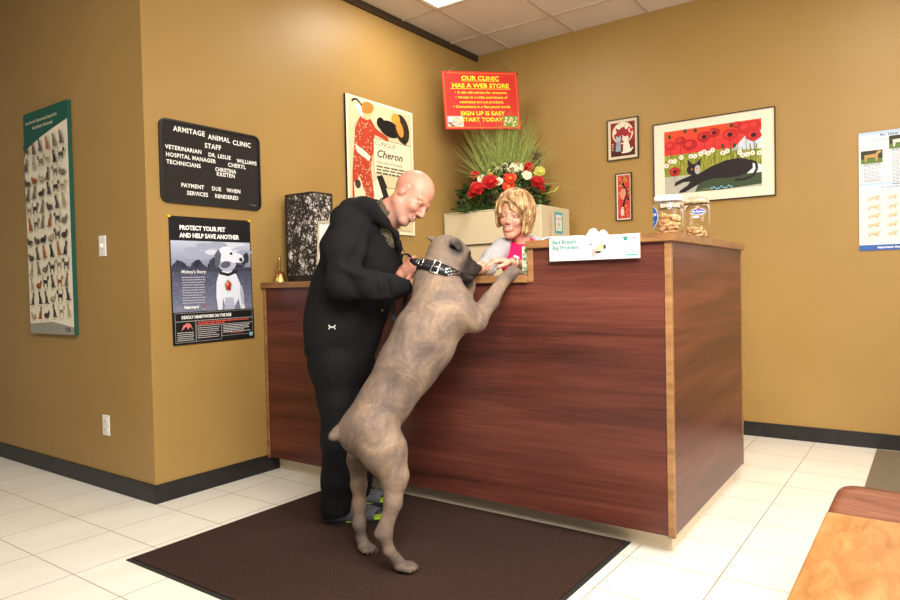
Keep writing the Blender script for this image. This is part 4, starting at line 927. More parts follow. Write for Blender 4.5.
# skin ------------------------------------------------------------
def skin_mat(name, base, red, lipc, browc, rough=.45):
    m = mat(name, base, rough, spec=.4, subs=.06)
    v = math_(m, 'MULTIPLY', noise(m, coords(m), 18, 3), .25); c = mixc(m, v, base, red)
    for a, col in (('flush', red), ('stubble', (168, 136, 120)), ('lip', lipc), ('brow', browc)):
        c = mixc(m, getattr_node(m, a), c, col)
    L(m, c, bsdf(m).inputs[0]); return m
def head(fl, c, F, U, s, female=False, smile=1.0):
    c = np.array(c, float); F = unit(F); U = unit(np.array(U)-F*np.dot(U, F)); Lx = np.cross(U, F); ax = [F, Lx, U]
    def P(f, l, u): return c+(F*f+Lx*l+U*u)*s
    q = .93 if female else 1.0
    fl.ell(P(-.012, 0, .038), [.098*s, .077*s*q, .086*s], ax, .02)
    fl.ell(P(.030, 0, -.030), [.062*s, .060*s*q, .085*s], ax, .025)
    for l in (-1, 1):
        fl.cone(P(.0, .050*l*q, -.060), P(.060, .016*l, -.102), .022*s, .018*s, .02)
        fl.ell(P(.066, .036*l*q, -.030), [.024*s, .024*s, .022*s], ax, .016)
        fl.ell(P(.090, .034*l, .004), [.014*s, .017*s, .010*s], ax, .010, 's')
        fl.cone(P(.086, .014*l, .020), P(.072, .050*l, .018), .008*s if female else .011*s, .007*s, .010)
        fl.ell(P(.099, .011*l, -.037), [.009*s, .0062*s, .0065*s] if female else [.011*s, .008*s, .008*s], ax, .005)
        fl.ell(P(.080, .033*l, .003), [.014*s, .016*s, .009*s], ax, .004)
        fl.ell(P(-.006, .076*l*q, -.002), [.019*s, .010*s, .031*s], ax, .006); fl.ell(P(.002, .087*l*q, .003), [.010*s, .008*s, .018*s], ax, .004, 's')
    fl.cone(P(.088, 0, .014), P(.108 if female else .112, 0, -.030), .0065*s if female else .008*s, (.0088 if female else .012)*s, .010)
    fl.ell(P(.064, 0, -.106), [.022*s, (.020 if female else .026)*s, .019*s], ax, .016)
    fl.ell(P(.082, 0, -.066), [.016*s, .026*s, .018*s], ax, .012)
    # smiling mouth: an arc-shaped opening, lips round it
    arc = [P(.080-.010*abs(x)**2*1.2, .029*x*smile, -.066+.012*abs(x)**1.6) for x in (-1, -.6, -.2, .2, .6, 1)]
    lo = [a-U*.010*s+F*.002*s for a in arc[1:-1]]; up = [a+U*.006*s+F*.006*s for a in arc[1:-1]]
    fl.chain([a+F*.014*s for a in up], [.0045*s]*4, .005); fl.chain([a+F*.013*s for a in lo], [.0055*s]*4, .005)
    fl.chain([a+F*.023*s-U*.001*s for a in arc], [.004*s, .007*s, .0085*s, .0085*s, .007*s, .004*s], .003, None, 's')
    return P, ax, arc
def head_attrs(me, V, P, ax, arc, s, stub=False):
    F, Lx, U = ax; c = P(0, 0, 0); d = (V-c)/s; f, l, u = d@F, d@Lx, d@U
    lip = ((np.abs(l) < .030) & (f > .083) & (np.abs(u-(-.067+.012*(np.abs(l)/.029)**1.6)) < .0095)).astype(float)
    attr(me, 'lip', lip*.5)
    al = np.abs(l); br = ((al > .012) & (al < .050) & (f > .055) & (np.abs(u-(.0235-.10*np.abs(al-.03))) < .0042)).astype(float); attr(me, 'brow', br*.8)
    fl_ = np.clip(1-np.abs(np.hypot(al-.036, u+.030))/.035, 0, 1)*(f > .03)*.6+np.clip(1-np.hypot(f-.11, u+.035)/.02, 0, 1)*.6+((al > .070) & (np.abs(u) < .04) & (np.abs(f) < .03))*.6; attr(me, 'flush', np.clip(fl_, 0, 1)*.5)
    attr(me, 'stubble', np.clip((-.045-u)/.02, 0, 1)*(f > .01)*(np.abs(u) < .14)*(.45 if stub else 0)*(np.abs(f) < .13))
def eyes(root, P, ax, s, iris=(70, 60, 50)):
    F, Lx, U = ax
    for l in (-1, 1):
        e = P(.0835, .033*l, .002); bm = bmesh.new(); ball(bm, tuple(e), .0095*s, 14)
        for f in bm.faces:
            n = f.calc_center_median()-Vector(e); f.material_index = 1 if n.normalized().dot(Vector(F*.9-U*.3).normalized()) > .80 else 0
        o = child('eye', bm, root, [mat('eye_white', (226, 220, 212), .2), mat('iris', iris, .15)])
        lid = bmesh.new(); A0 = P(.0835, .033*l, .002)
        tube(lid, [tuple(A0+F*.0085*s*math.cos(a)+U*(.0042*s+.001*math.cos(a*2))+Lx*.0125*s*math.sin(a)) for a in (-1.3, -.8, -.3, .3, .8, 1.3)], [.0012, .002, .0023, .0023, .002, .0012], 6)
        child('upper_lash_line', lid, root, mat('lash', (64, 44, 34), .6))
def teeth(root, P, ax, s, w=.022, fl=None):
    F, Lx, U = ax; bm = bmesh.new(); n = 8; rows = []
    for z in (-.0700, -.0660, -.0620):
        row = []
        for x in np.linspace(-1, 1, n):
            zz = z if abs(x) < .8 else z*.4-.0660*.6
            a = P(.13, w*x, zz+.010*abs(x)**1.6); t = 0
            while t < .07 and sample(fl, a-F*t) > 0: t += .001
            row.append(bm.verts.new(tuple(a-F*(t-.0008))))
        rows.append(row)
    for j in (0, 1):
        for i in range(n-1): bm.faces.new((rows[j][i], rows[j][i+1], rows[j+1][i+1], rows[j+1][i]))
    bmesh.ops.recalc_face_normals(bm, faces=bm.faces); bmesh.ops.solidify(bm, geom=bm.faces, thickness=-.001); child('teeth', bm, root, mat('teeth', (222, 212, 196), .3), True)
def hand(fl, W, d, n, s, curl=(.3, .4, .3), k=1.0, spread=.05, thumb=(.5, .6)):
    W = np.array(W, float); d = unit(d); n = unit(np.array(n)-d*np.dot(n, d)); s = unit(np.array(s)-d*np.dot(s, d)-n*np.dot(s, n))
    fl.cone(W, W+d*.045*k, .024*k, .036*k, .012, (n, .55)); fl.cone(W+d*.04*k, W+d*.080*k, .036*k, .036*k, .008, (n, .42))
    for off, ln in ((.030, .074), (.010, .084), (-.011, .078), (-.030, .062)):
        p = W+d*.078*k+s*off*k; a = 0; dd = unit(d+s*off*spread*20*.3); r0 = .0092 if abs(off) < .02 else .0085
        for j, fr_ in enumerate((.45, .30, .25)):
            a += curl[j]; v = dd*math.cos(a)+n*math.sin(a); q = p+v*ln*fr_*k; fl.cone(p, q, (r0-.0008*j)*k, (r0-.0008*(j+1))*k, .003); p = q
    p = W+d*.022*k+s*.024*k; v = unit(d*.65+s*.75+n*thumb[0]*.6)
    for j, ln in enumerate((.040, .032, .026)): q = p+v*ln*k; fl.cone(p, q, (.0125-.0012*j)*k, (.0115-.0015*j)*k, .006); p = q; v = unit(v+d*.35-s*.25*thumb[1]+n*.25*thumb[1])

# ================================================================ the dog
fl = Field(*bounds([(-1.910,1.813,0.531), (-1.355,2.420,1.342), (-1.637,2.038,0.000), (-2.010,2.096,0.031), (-1.758,2.682,1.255)], .10), .005)
S = [(-1.881,2.007,0.532), (-1.821,2.078,0.657), (-1.767,2.145,0.787), (-1.724,2.216,0.911), (-1.699,2.299,1.020), (-1.737,2.324,1.118), (-1.737,2.363,1.195)]
SR = [.108, .100, .114, .124, .120, .092, .086]
lat = unit(np.cross(np.array(S[3])-np.array(S[1]), RT*.5-UP*.4+FW*0)); lat = unit(FW - RT*.25)
fl.chain(S, SR, .05, (lat, .92))
fl.ell((-1.667,2.297,1.007), [.108, .108, .108], None, .05); fl.cone((-1.593,2.300,0.995), (-1.558,2.337,0.969), .058, .046, .03)           # forechest and shoulder
fl.cone((-1.674,2.242,0.981), (-1.613,2.286,1.004), .085, .072, .04)
fl.cone((-1.784,2.118,0.707), (-1.704,2.229,0.848), .072, .085, .04)      # tucked belly line
# head, turned away to the right and over the ledge
HC = np.array((-1.727,2.396,1.256)); HF = unit((0.613,0.676,-0.364)); HU = unit(UP-HF*np.dot(UP, HF)); HL = np.cross(HU, HF)
fl.ell(HC, [.088, .080, .078], [HF, HL, HU], .03)
fl.ell(HC+HF*.03-HU*.020, [.075, .074, .06], [HF, HL, HU], .03)
fl.ell(HC+HF*.052+HU*.010, [.045, .056, .044], [HF, HL, HU], .02)
fl.cone(HC+HF*.050-HU*.030, HC+HF*.108-HU*.038, .056, .051, .014, (HL, 1.0))
fl.cone(HC+HF*.03-HU*.060, HC+HF*.095-HU*.082, .044, .034, .015)
for l in (-1, 1):
    fl.cone(HC+HF*.070+HL*.028*l-HU*.055, HC+HF*.112+HL*.024*l-HU*.066, .036, .032, .012)   # flews
    fl.ell(HC+HF*.062+HL*.034*l+HU*.030, [.024, .018, .014], [HF, HL, HU], .015)             # brow
    fl.ell(HC+HF*.082+HL*.034*l+HU*.014, [.012, .012, .009], [HF, HL, HU], .008, 's')
    b = HC-HF*.024+HL*.064*l+HU*.038
    fl.chain([b, b+HF*.022+HL*.012*l+HU*.008, b+HF*.046+HL*.016*l-HU*.008, b+HF*.066+HL*.008*l-HU*.026], [.016, .021, .018, .006], .008, (unit(HL*l+HU*.5), .40))
    fl.ell(b+HF*.026+HL*.006*l-HU*.020, [.020, .010, .008], [HF, HL, HU], .008, 's')
    if np.dot(HL*l, FW) > 0: fl.chain([b, b+HL*.02*l-HF*.045+HU*.006, b+HL*.03*l-HF*.075+HU*.006], [.016, .012, .004], .010)
fl.ell(HC+HF*.152-HU*.012, [.016, .021, .016], [HF, HL, HU], .010)                          # nose pad
fl.chain([HC+HF*.10-HU*.066+HL*.06, HC+HF*.138-HU*.060+HL*.045, HC+HF*.163-HU*.054, HC+HF*.138-HU*.060-HL*.045, HC+HF*.10-HU*.066-HL*.06], [.004, .005, .005, .005, .004], .004, None, 's')
# near fore leg on the ledge
fl.chain([(-1.613,2.286,1.012), (-1.566,2.356,0.968), (-1.568,2.480,1.043), (-1.569,2.593,1.129)], [.070, .048, .036, .028], .022)
fl.ell((-1.558,2.362,0.955), [.026, .026, .026], None, .02)
pw = np.array((-1.558,2.663,1.171)); fl.cone((-1.569,2.593,1.129), pw, .028, .030, .015)
pd = unit((0.224,0.973,-0.032)); ps = unit(np.cross(pd, [0, 0, 1]))
for o_ in (-.024, -.008, .008, .024): fl.cone(pw+ps*o_, pw+pd*(.040 if abs(o_) < .02 else .032)+ps*o_*1.2-np.array([0, 0, .008]), .0145, .0125, .005)
fl.ell((-1.557,2.563,1.098), [.014, .014, .016], None, .01)
# far fore leg, paw on the ledge behind the muzzle
q = np.array((-1.744,2.591,1.179)); q[2] = 1.184
fl.chain([(-1.739,2.381,1.025), (-1.718,2.483,1.035), (-1.722,2.531,1.110), q], [.07, .045, .032, .028], .03)
for o_ in (-.022, -.007, .007, .022): fl.cone(q+ps*o_, q+pd*.036+ps*o_*1.2-np.array([0, 0, .010]), .0135, .012, .005)
# near hind leg
fl.chain([(-1.827,1.996,0.544), (-1.772,1.997,0.463), (-1.727,2.001,0.373), (-1.711,1.973,0.277), (-1.725,1.935,0.168), (-1.711,1.943,0.099)], [.105, .090, .055, .0315, .0255, .0205], .026)
fl.cone((-1.721,1.953,0.222), (-1.742,1.923,0.165), .016, .018, .02)
p1 = np.array((-1.696,1.982,0.040)); fl.cone((-1.711,1.943,0.099), p1, .022, .026, .015)
pf = unit((0.814,0.461,-0.018)); pf[2] = 0; pf = unit(pf); pl = np.cross([0, 0, 1], pf)
for o_ in (-.026, -.009, .009, .026): fl.cone(p1+pl*o_*.7-[0, 0, .008], p1+pf*(.058 if abs(o_) < .02 else .046)+pl*o_-[0, 0, .014], .015, .0135, .005)
# far hind leg
fl.chain([(-1.939,2.062,0.503), (-1.974,2.059,0.390), (-1.978,2.065,0.282), (-1.976,2.064,0.201), (-1.971,2.053,0.121), (-1.963,2.057,0.062)], [.080, .042, .030, .025, .0235, .020], .026)
p2 = np.array((-1.948,2.055,0.040)); fl.cone((-1.965,2.056,0.062), p2, .021, .025, .015); pg = unit(pf*.7-np.array([FW[0], FW[1], 0])*.7); pk = np.cross([0, 0, 1], pg)
for o_ in (-.024, -.008, .008, .024): fl.cone(p2+pk*o_*.7-[0, 0, .008], p2+pg*(.046 if abs(o_) < .02 else .036)+pk*o_-[0, 0, .014], .0145, .0125, .005)
# docked tail
fl.chain([(-1.920,1.978,0.537), (-1.939,1.952,0.540), (-1.955,1.928,0.531), (-1.964,1.909,0.520)], [.040, .027, .022, .019], .02)
fl.ell((-1.928,2.007,0.441), [.03, .03, .045], None, .03)
# rib / muscle relief
for i in range(5):
    a = np.array((-1.674,2.066,0.856)); 
me, V = fl.mesh()
dog = thing('dog', 'big grey-brown brindle dog with a studded collar standing up against the counter', 'dog', tuple((p1+p2)/2*[1, 1, 0]))
fm_ = mat('brindle_fur', (150, 128, 110), .6, spec=.22)
dirv = coords(fm_, (1, 1, 1)); n1 = noise(fm_, dirv, 7, 6, .7, .8); n2 = noise(fm_, coords(fm_, (3, 3, 1)), 52, 4, .75, 1.2); n3 = noise(fm_, coords(fm_), 160, 3, .7)
c1 = ramp(fm_, n1, [(.34, (88, 75, 68)), (.5, (118, 99, 84)), (.66, (150, 124, 99))])
c2 = mixc(fm_, math_(fm_, 'MULTIPLY', ramp(fm_, n2, [(.42, (0, 0, 0)), (.62, (255, 255, 255))]), .45), c1, (88, 75, 69))
c3 = mixc(fm_, math_(fm_, 'MULTIPLY', getattr_node(fm_, 'belly'), .5), c2, (148, 129, 112))
c4 = mixc(fm_, math_(fm_, 'MULTIPLY', getattr_node(fm_, 'grey'), .6), c3, (80, 71, 67)); c4 = mixc(fm_, getattr_node(fm_, 'dark_fur_and_ear_shade'), c4, (14, 11, 10))
L(fm_, c4, bsdf(fm_).inputs[0]); bump(fm_, math_(fm_, 'ADD', n3, math_(fm_, 'MULTIPLY', n1, 2)), .35, .004)
muz = HC+HF*.112-HU*.045
mask = np.clip(near(V, muz, .070, .108) + near(V, HC+HF*.09+HL*.04-HU*.0+HU*.016, .014, .03) + near(V, HC+HF*.09-HL*.04+HU*.016, .014, .03), 0, 1)
earm = np.maximum(near(V, HC+HL*.074+HU*.026+HF*.012, .024, .046), near(V, HC-HL*.074+HU*.026+HF*.012, .024, .046))  # dark ear fur, with the shade of the ear fold painted in
toe = np.zeros(len(V)); 
attr(me, 'dark_fur_and_ear_shade', np.clip(mask*.88+earm*.8, 0, 1)); attr(me, 'grey', np.maximum.reduce([near(V, p1, .05, .12), near(V, p2, .05, .14), near(V, pw, .04, .09), near(V, HC, .09, .14)*.6]+[near(V, np.array(p_)-RT*.10+UP*.02, .03, .10)*.9 for p_ in (S[0], (np.array(S[0])+S[1])/2, S[1], (np.array(S[1])+S[2])/2, S[2], (np.array(S[2])+S[3])/2, S[3], S[4])]))
attr(me, 'belly', np.maximum(near(V, (-1.664,2.295,0.865), .05, .14), near(V, (-1.753,2.176,0.664), .03, .12)))
child('body', me, dog, fm_)
for l in (-1, 1): child('eye', ball(bmesh.new(), tuple(HC+HF*.083+HL*.036*l+HU*.014), .0105, 12), dog, mat('dog_eye', (52, 34, 20), .1))
bm = bmesh.new()
for base, dd, sd, z in ((p1, pf, pl, .012), (p2, pg, pk, .012)):
    for o_ in (-.026, -.009, .009, .026):
        e = base+dd*(.070 if abs(o_) < .02 else .058)+sd*o_*1.0; tube(bm, [(e[0], e[1], .028), (e[0]+dd[0]*.005, e[1]+dd[1]*.005, .018)], [.0045, .003], 6)
for o_ in (-.024, -.008, .008, .024):
    e = pw+pd*(.050 if abs(o_) < .02 else .042)+ps*o_*1.2; tube(bm, [tuple(e-[0, 0, .006]), tuple(e+pd*.008-[0, 0, .014])], [.004, .002], 6)
child('claws', bm, dog, mat('dog_claw', (74, 62, 56), .4))
# collar: a wide black strap wrapped on the neck
cc_ = np.array((-1.746,2.338,1.178)); axc = unit((0.210,0.325,0.919)); e1 = unit(-FW-axc*np.dot(-FW, axc)); e2 = np.cross(axc, e1)
def ringp(a, up, off):
    d = e1*math.cos(a)+e2*math.sin(a); c = cc_+axc*up; return c+d*(surf(fl, c, d)+off)
n = 56; bm = bmesh.new(); rad = {}
def smooth_ring(up):
    R_ = [surf(fl, cc_+axc*up, e1*math.cos(2*PI*k/n)+e2*math.sin(2*PI*k/n)) for k in range(n)]
    R_ = [min(x, .108) for x in R_]
    for _ in range(4): R_ = [(R_[k-1]+2*R_[k]+R_[(k+1) % n])/4 for k in range(n)]
    return R_
lowr, higr = smooth_ring(-.024), smooth_ring(.024)
def cp(a, t, off):
    """point on the collar: angle a, t in -1..1 across the strap, off above neck"""
    k = (a/(2*PI)*n) % n; i = int(k); fr_ = k-i
    r0 = lowr[i]*(1-fr_)+lowr[(i+1) % n]*fr_; r1 = higr[i]*(1-fr_)+higr[(i+1) % n]*fr_; r_l = (r0*(1-t)+r1*(1+t))/2
    return cc_+axc*.024*t+(e1*math.cos(a)+e2*math.sin(a))*(r_l+.002+off)
sec = [(-1, 0), (-1, .005), (1, .005), (1, 0)]
V0 = [[bm.verts.new(tuple(cp(2*PI*k/n, t, o_))) for t, o_ in sec] for k in range(n)]
for k in range(n):
    a, b = V0[k], V0[(k+1) % n]
    for j in range(4): bm.faces.new((a[j], a[(j+1) % 4], b[(j+1) % 4], b[j]))
bmesh.ops.recalc_face_normals(bm, faces=bm.faces)
lea = mat('black_leather', (24, 22, 22), .35); chrome = mat('polished_metal', (220, 218, 212), .2, 1)
col_ = child('collar', bm, dog, lea, True)
# which way round is image right at the front of the neck?
sgn = 1 if np.dot(e2, RT) > 0 else -1
def rect_loop(a0, a1, t0, t1, off, r_): 
    P_ = [cp(a0, t0, off), cp((a0+a1)/2, t0, off), cp(a1, t0, off), cp(a1, t1, off), cp((a0+a1)/2, t1, off), cp(a0, t1, off), cp(a0, t0, off)]
    return tube(bmesh.new(), [tuple(p) for p in P_], r_, 6)
child('buckle', rect_loop(sgn*-.22, sgn*.06, -1.15, 1.15, .008, .003), col_, chrome)
child('buckle_pin', tube(bmesh.new(), [tuple(cp(sgn*-.22, 0, .009)), tuple(cp(sgn*.08, 0, .010))], .0022, 6), col_, chrome)
rc = cp(sgn*-.95, .2, .012); rx = unit(np.cross(e1*math.cos(sgn*-.95)+e2*math.sin(sgn*-.95), axc)); bm = bmesh.new()
tube(bm, [tuple(rc+(rx*math.cos(2*PI*k/16)*.9+axc*math.sin(2*PI*k/16))*.018) for k in range(17)], .0028, 6); child('leash_ring', bm, col_, chrome)
tb = bmesh.new(); tube(tb, [tuple(cp(sgn*-1.2, 0, .008)), tuple(cp(sgn*-1.45, .1, .022)), tuple(cp(sgn*-1.55, .2, .045))], [.016, .017, .008], 8); child('strap_tip', tb, col_, lea)
for i in range(6):
    for t_ in ((-.6, .0, .6) if i % 2 else (-.3, .3)):
        a = sgn*(.38+i*.13); p = cp(a, t_, .006); m_ = Matrix.Translation(p); bm = bmesh.new()
        rr = e1*math.cos(a)+e2*math.sin(a); tg = np.cross(axc, rr); mm_ = basis(tuple(p), tuple(tg), tuple(axc), tuple(rr)); box(bm, -.0055, .0055, -.0035, .0035, -.001, .0035, .001, M=mm_); child('stud', bm, col_, chrome)

# ================================================================ the man
ml = unit((0.250,-0.965,0.030)); mf = unit((0.965,0.250,-0.012))      # his right side, his front
H0, HFm, HUm = (-1.952,2.428,1.524), (0.762,0.012,-0.644), (0.571,0.430,0.684)
mh = np.array(H0)
fl = Field(*bounds([(-2.220,2.093,0.863), (-2.449,2.481,0.821), (-1.843,2.509,1.645), (-1.883,2.466,1.118), (-2.400,2.245,0.000), (-2.340,2.635,0.000), (-2.057,2.101,1.362), (-2.022,2.058,1.126)], .06), .0045)
PmM, axM, arcM = head(fl, H0, HFm, HUm, 1.0)
fl.cone((-1.982,2.405,1.497), (-2.064,2.394,1.443), .060, .066, .03); fl.cone((-2.064,2.394,1.443), (-2.160,2.372,1.360), .066, .08, .04)
fl.chain([(-2.197,2.357,1.338), (-2.221,2.337,1.244), (-2.259,2.317,1.079), (-2.290,2.301,0.866)], [.12, .13, .14, .13], .05, (ml, 1.1))
fl.chain([(-2.256,2.238,0.816), (-2.260,2.236,0.452), (-2.280,2.237,0.119)], [.085, .055, .040], .04); fl.chain([(-2.301,2.378,0.801), (-2.314,2.419,0.411), (-2.366,2.434,0.116)], [.085, .055, .040], .04)
hl1, hl2 = np.array((-2.304,2.233,0.050)), np.array((-2.451,2.441,0.050)); ft = np.array((0.172,0.172,-0.006)); ft[2] = 0; ft = unit(ft)
for h_ in (hl1, hl2): fl.cone(h_+ft*.02-[0, 0, .005], h_+ft*.15-[0, 0, .016], .022, .014, .02)
fl.cone((-2.280,2.237,0.119), hl1+ft*.03, .036, .024, .02); fl.cone((-2.366,2.434,0.116), hl2+ft*.03, .036, .024, .02)
fl.chain([(-2.130,2.221,1.382), (-2.079,2.128,1.148), (-1.963,2.186,1.119), (-1.897,2.295,1.114)], [.055, .045, .036, .026], .03)
fl.chain([(-2.236,2.516,1.405), (-2.231,2.561,1.148), (-2.083,2.470,1.150), (-2.023,2.428,1.168)], [.055, .045, .032, .026], .03)
hand(fl, (-1.897,2.295,1.114), (0.359,0.879,0.171), (0.797,-0.600,-0.084), (0.166,0.147,0.945), (.15, .25, .25))
hand(fl, (-2.033,2.433,1.163), (0.683,0.015,0.597), (0.008,0.920,-0.330), (-0.484,-0.327,0.713), (1.25, 1.5, 1.0), 1.0, 0, (.9, 1.2))
me, V = fl.mesh()
head_attrs(me, V, PmM, axM, arcM, 1.0, True)
man = thing('person', 'bald man in a black zip hoodie and black trousers holding the dog by its collar', 'person', tuple((hl1+hl2)/2*[1, 1, 0]))
sk = skin_mat('man_skin', (180, 127, 105), (168, 92, 76), (176, 92, 84), (150, 110, 84), .42)
child('body', me, man, sk); eyes(man, PmM, axM, 1.0, (80, 96, 110)); teeth(man, PmM, axM, 1.0, .013, fl)
# clothes
def cloth_mat(name, c, c2, rough=.9, fold=.5):
    m = mat(name, c, rough, spec=.15)
    f = noise(m, coords(m, (1, 1, 1)), 5, 2, .5, .8); w = noise(m, coords(m, (1, 1, .5)), 9, 2, .5, .6); g_ = noise(m, coords(m), 420, 2)
    L(m, mixc(m, g_, c, c2), bsdf(m).inputs[0])
    bump(m, math_(m, 'ADD', math_(m, 'MULTIPLY', math_(m, 'ADD', f, w), 1.0), math_(m, 'MULTIPLY', g_, .03)), fold, .03); return m
blackfleece = cloth_mat('black_fleece', (19, 18, 18), (27, 25, 25), .95, .45); pantm = cloth_mat('black_track_fabric', (17, 17, 18), (24, 24, 25), .75, .5)
jf = Field(*bounds([(-2.437,2.182,0.824), (-2.160,2.378,0.745), (-2.021,2.065,1.358), (-2.008,2.043,1.126), (-1.912,2.319,1.054), (-2.038,2.489,1.523), (-2.269,2.619,1.123), (-2.211,2.366,1.575)], .06), .0045)
jf.chain([(-2.291,2.286,0.810), (-2.275,2.302,0.952), (-2.251,2.323,1.103), (-2.217,2.341,1.281), (-2.193,2.361,1.394)], [.163, .167, .168, .155, .132], .05, (ml, 1.12))
jf.cone((-2.118,2.402,1.344), (-2.133,2.387,1.232), .080, .085, .04); jf.cone((-2.133,2.387,1.232), (-2.198,2.359,1.007), .09, .12, .05)
jf.chain([(-2.130,2.222,1.396), (-2.110,2.146,1.272), (-2.075,2.106,1.144)], [.088, .084, .078], .035); jf.chain([(-2.075,2.106,1.144), (-1.970,2.169,1.119), (-1.920,2.229,1.113), (-1.897,2.282,1.112)], [.078, .062, .054, .042], .03)
jf.chain([(-2.221,2.514,1.414), (-2.231,2.564,1.258), (-2.223,2.566,1.128), (-2.090,2.478,1.145)], [.085, .075, .065, .042], .03)
# hood, lying on the back and standing round the neck
jf.chain([(-2.020,2.313,1.398), (-2.065,2.246,1.473), (-2.169,2.245,1.459), (-2.277,2.315,1.454), (-2.319,2.421,1.494), (-2.252,2.507,1.505), (-2.162,2.520,1.410)], [.028, .040, .048, .052, .046, .038, .026], .03)
jf.cone((-2.156,2.304,1.462), (-2.196,2.375,1.499), .06, .052, .03); jf.cone((-2.105,2.316,1.477), (-2.150,2.408,1.498), .04, .034, .02)
jf.chain([(-2.013,2.306,1.406), (-1.995,2.367,1.354), (-2.007,2.406,1.283)], [.020, .017, .012], .015)
# neck opening
jf.cone((-1.994,2.422,1.522), (-2.066,2.367,1.423), .085, .070, .012, None, 's')
jf.cone((-2.077,2.372,1.415), (-2.007,2.395,1.347), .045, .020, .012, None, 's')
jf.ell((-2.073,2.312,1.388), [.032, .032, .032], None, .02)
# folds: real creases at elbow, arm pit, waist
for a, b, r_ in (((-1.991,2.071,1.222), (-1.923,2.118,1.178), .012), ((-2.049,2.029,1.215), (-1.984,2.062,1.163), .010), ((-1.985,2.095,1.070), (-2.008,2.045,1.189), .008), ((-1.944,2.100,1.061), (-1.895,2.160,1.084), .009), ((-2.018,2.165,1.320), (-2.012,2.093,1.223), .010), ((-1.905,2.180,1.178), (-1.888,2.189,1.058), .007), ((-1.929,2.138,1.187), (-1.916,2.144,1.055), .006)): jf.cone(a, b, r_, r_*.6, .034, None, 's')
for a, b, r_ in (((-2.046,2.055,1.199), (-1.964,2.101,1.163), .014),): jf.cone(a, b, r_*.7, r_*.5, .05)
jf.ripple(.0062, lambda X, Y, Z: np.sin(27*(Z*.9+X*.55)+2.2*np.sin(11*Y+6*X)+1.6*np.sin(9*Z))*np.sin(9*(X-.6*Z)+1.7*np.sin(8*Z+5*Y))+.5*np.sin(48*(Z*.6-Y*.5)+2*np.sin(13*X))*np.sin(14*Y+9*Z))
# hem: straight cut with a ribbed band
hp = np.array((-2.299,2.281,0.806)); hn = -unit((0.158,0.142,0.975)); jf.cut(hp, hn)
cuffn = unit((0.671,0.729,0.024)); 
d_ = np.ones(jf.n, np.float32)
jm, JV = jf.mesh()
jk = child('jacket', jm, man, blackfleece)
rib = cloth_mat('black_rib_knit', (18, 18, 20), (26, 26, 28), .9, .2)
child('cuff', tube(bmesh.new(), [(-1.905,2.264,1.113), (-1.892,2.311,1.112)], [.039, .036], 20), jk, rib, True)
kf = Field(*bounds([(-2.437,2.182,0.824), (-2.160,2.378,0.722)], .13), .0045)
kf.cone((-2.295,2.283,0.782), (-2.291,2.288,0.867), .156, .160, .04, (ml, 1.12)); kf.cut(hp-hn*.006, hn*-1.0) if False else None
kf.cut(hp-hn*-.032, hn); kf.cut(hp-hn*.006, -hn); km, _ = kf.mesh(); child('hem_band', km, jk, rib)
# zip line and pulls
bm = bmesh.new()
def on(fld, px_pts, off=.002, d0=2.7):
    pass
def proj_on(fld, a, d, off=.001):
    """march from a along d to the cloth surface"""
    a = np.array(a, float); d = unit(d); t = 0
    while t < .9 and sample(fld, a+d*t) > 0: t += .002
    return a+d*(t-off)
zp = [proj_on(jf, a, FW, .001) for a in ((-1.879,2.228,1.323), (-1.876,2.229,1.272), (-1.886,2.220,1.220))]
zp2 = [proj_on(jf, a, FW, .001) for a in ((-1.890,2.087,0.987), (-1.896,2.081,0.937), (-1.903,2.074,0.888))]
child('zip', tube(bmesh.new(), [tuple(p) for p in zp], .0022, 6), jk, mat('zip_metal', (120, 116, 110), .35, 1))
child('pocket_zip', tube(bmesh.new(), [tuple(p) for p in zp2], .0016, 6), jk, rib)
a_ = proj_on(jf, (-1.830,2.008,1.016), FW, .003); child('zip_pull', ball(bmesh.new(), tuple(a_), .005, 8), jk, mat('zip_gold', (190, 170, 110), .3, 1))
# small white interlocked-arcs mark near the hem
wm = mat('white_embroidery', (206, 200, 196), .7)
def mark(cx, cy, k):
    bm = bmesh.new()
    for sg in (1, -1):
        P_ = []
        for i in range(9):
            t = i/8*2-1; x = t*6.2*k/1.9; y = sg*(2.9-3.7*(1-t*t)**.9)*k/1.4
            P_.append(tuple(proj_on(jf, D_(cx+x, cy-y), FW, .0018)))
        tube(bm, P_, [.0012+.0018*abs(i/8*2-1) for i in range(9)], 5)
    return bm
def D_(px, py): return np.array([0, 0, 1.12])+2.7*(FW+RT*(px-450)/675.6-UP*(py-300)/675.6)
child('emblem', mark(318.5, 330.5, 1.15), jk, wm)
# trousers
tf = Field(*bounds([(-2.301,2.157,0.854), (-2.269,2.487,0.827), (-2.391,2.218,0.000), (-2.443,2.571,0.000), (-2.112,2.170,0.860), (-2.428,2.496,0.821)], .07), .005)
tf.chain([(-2.276,2.273,0.845), (-2.277,2.271,0.765)], [.150, .145], .04, (ml, 1.12))
tf.chain([(-2.252,2.227,0.771), (-2.249,2.224,0.595), (-2.259,2.224,0.408), (-2.269,2.224,0.219), (-2.281,2.224,0.085)], [.115, .090, .078, .071, .070], .03); tf.chain([(-2.301,2.376,0.753), (-2.292,2.402,0.564), (-2.310,2.420,0.362), (-2.339,2.430,0.157), (-2.366,2.433,0.061)], [.115, .088, .075, .070, .074], .03)
for a, b, r_ in (((-2.201,2.115,0.301), (-2.150,2.162,0.252), .010), ((-2.223,2.108,0.201), (-2.150,2.172,0.168), .010), ((-2.193,2.124,0.435), (-2.171,2.148,0.298), .008), ((-2.127,2.155,0.705), (-2.167,2.156,0.477), .012), ((-2.238,2.133,0.128), (-2.187,2.156,0.103), .008)): tf.cone(a, b, r_, r_, .018, None, 's')
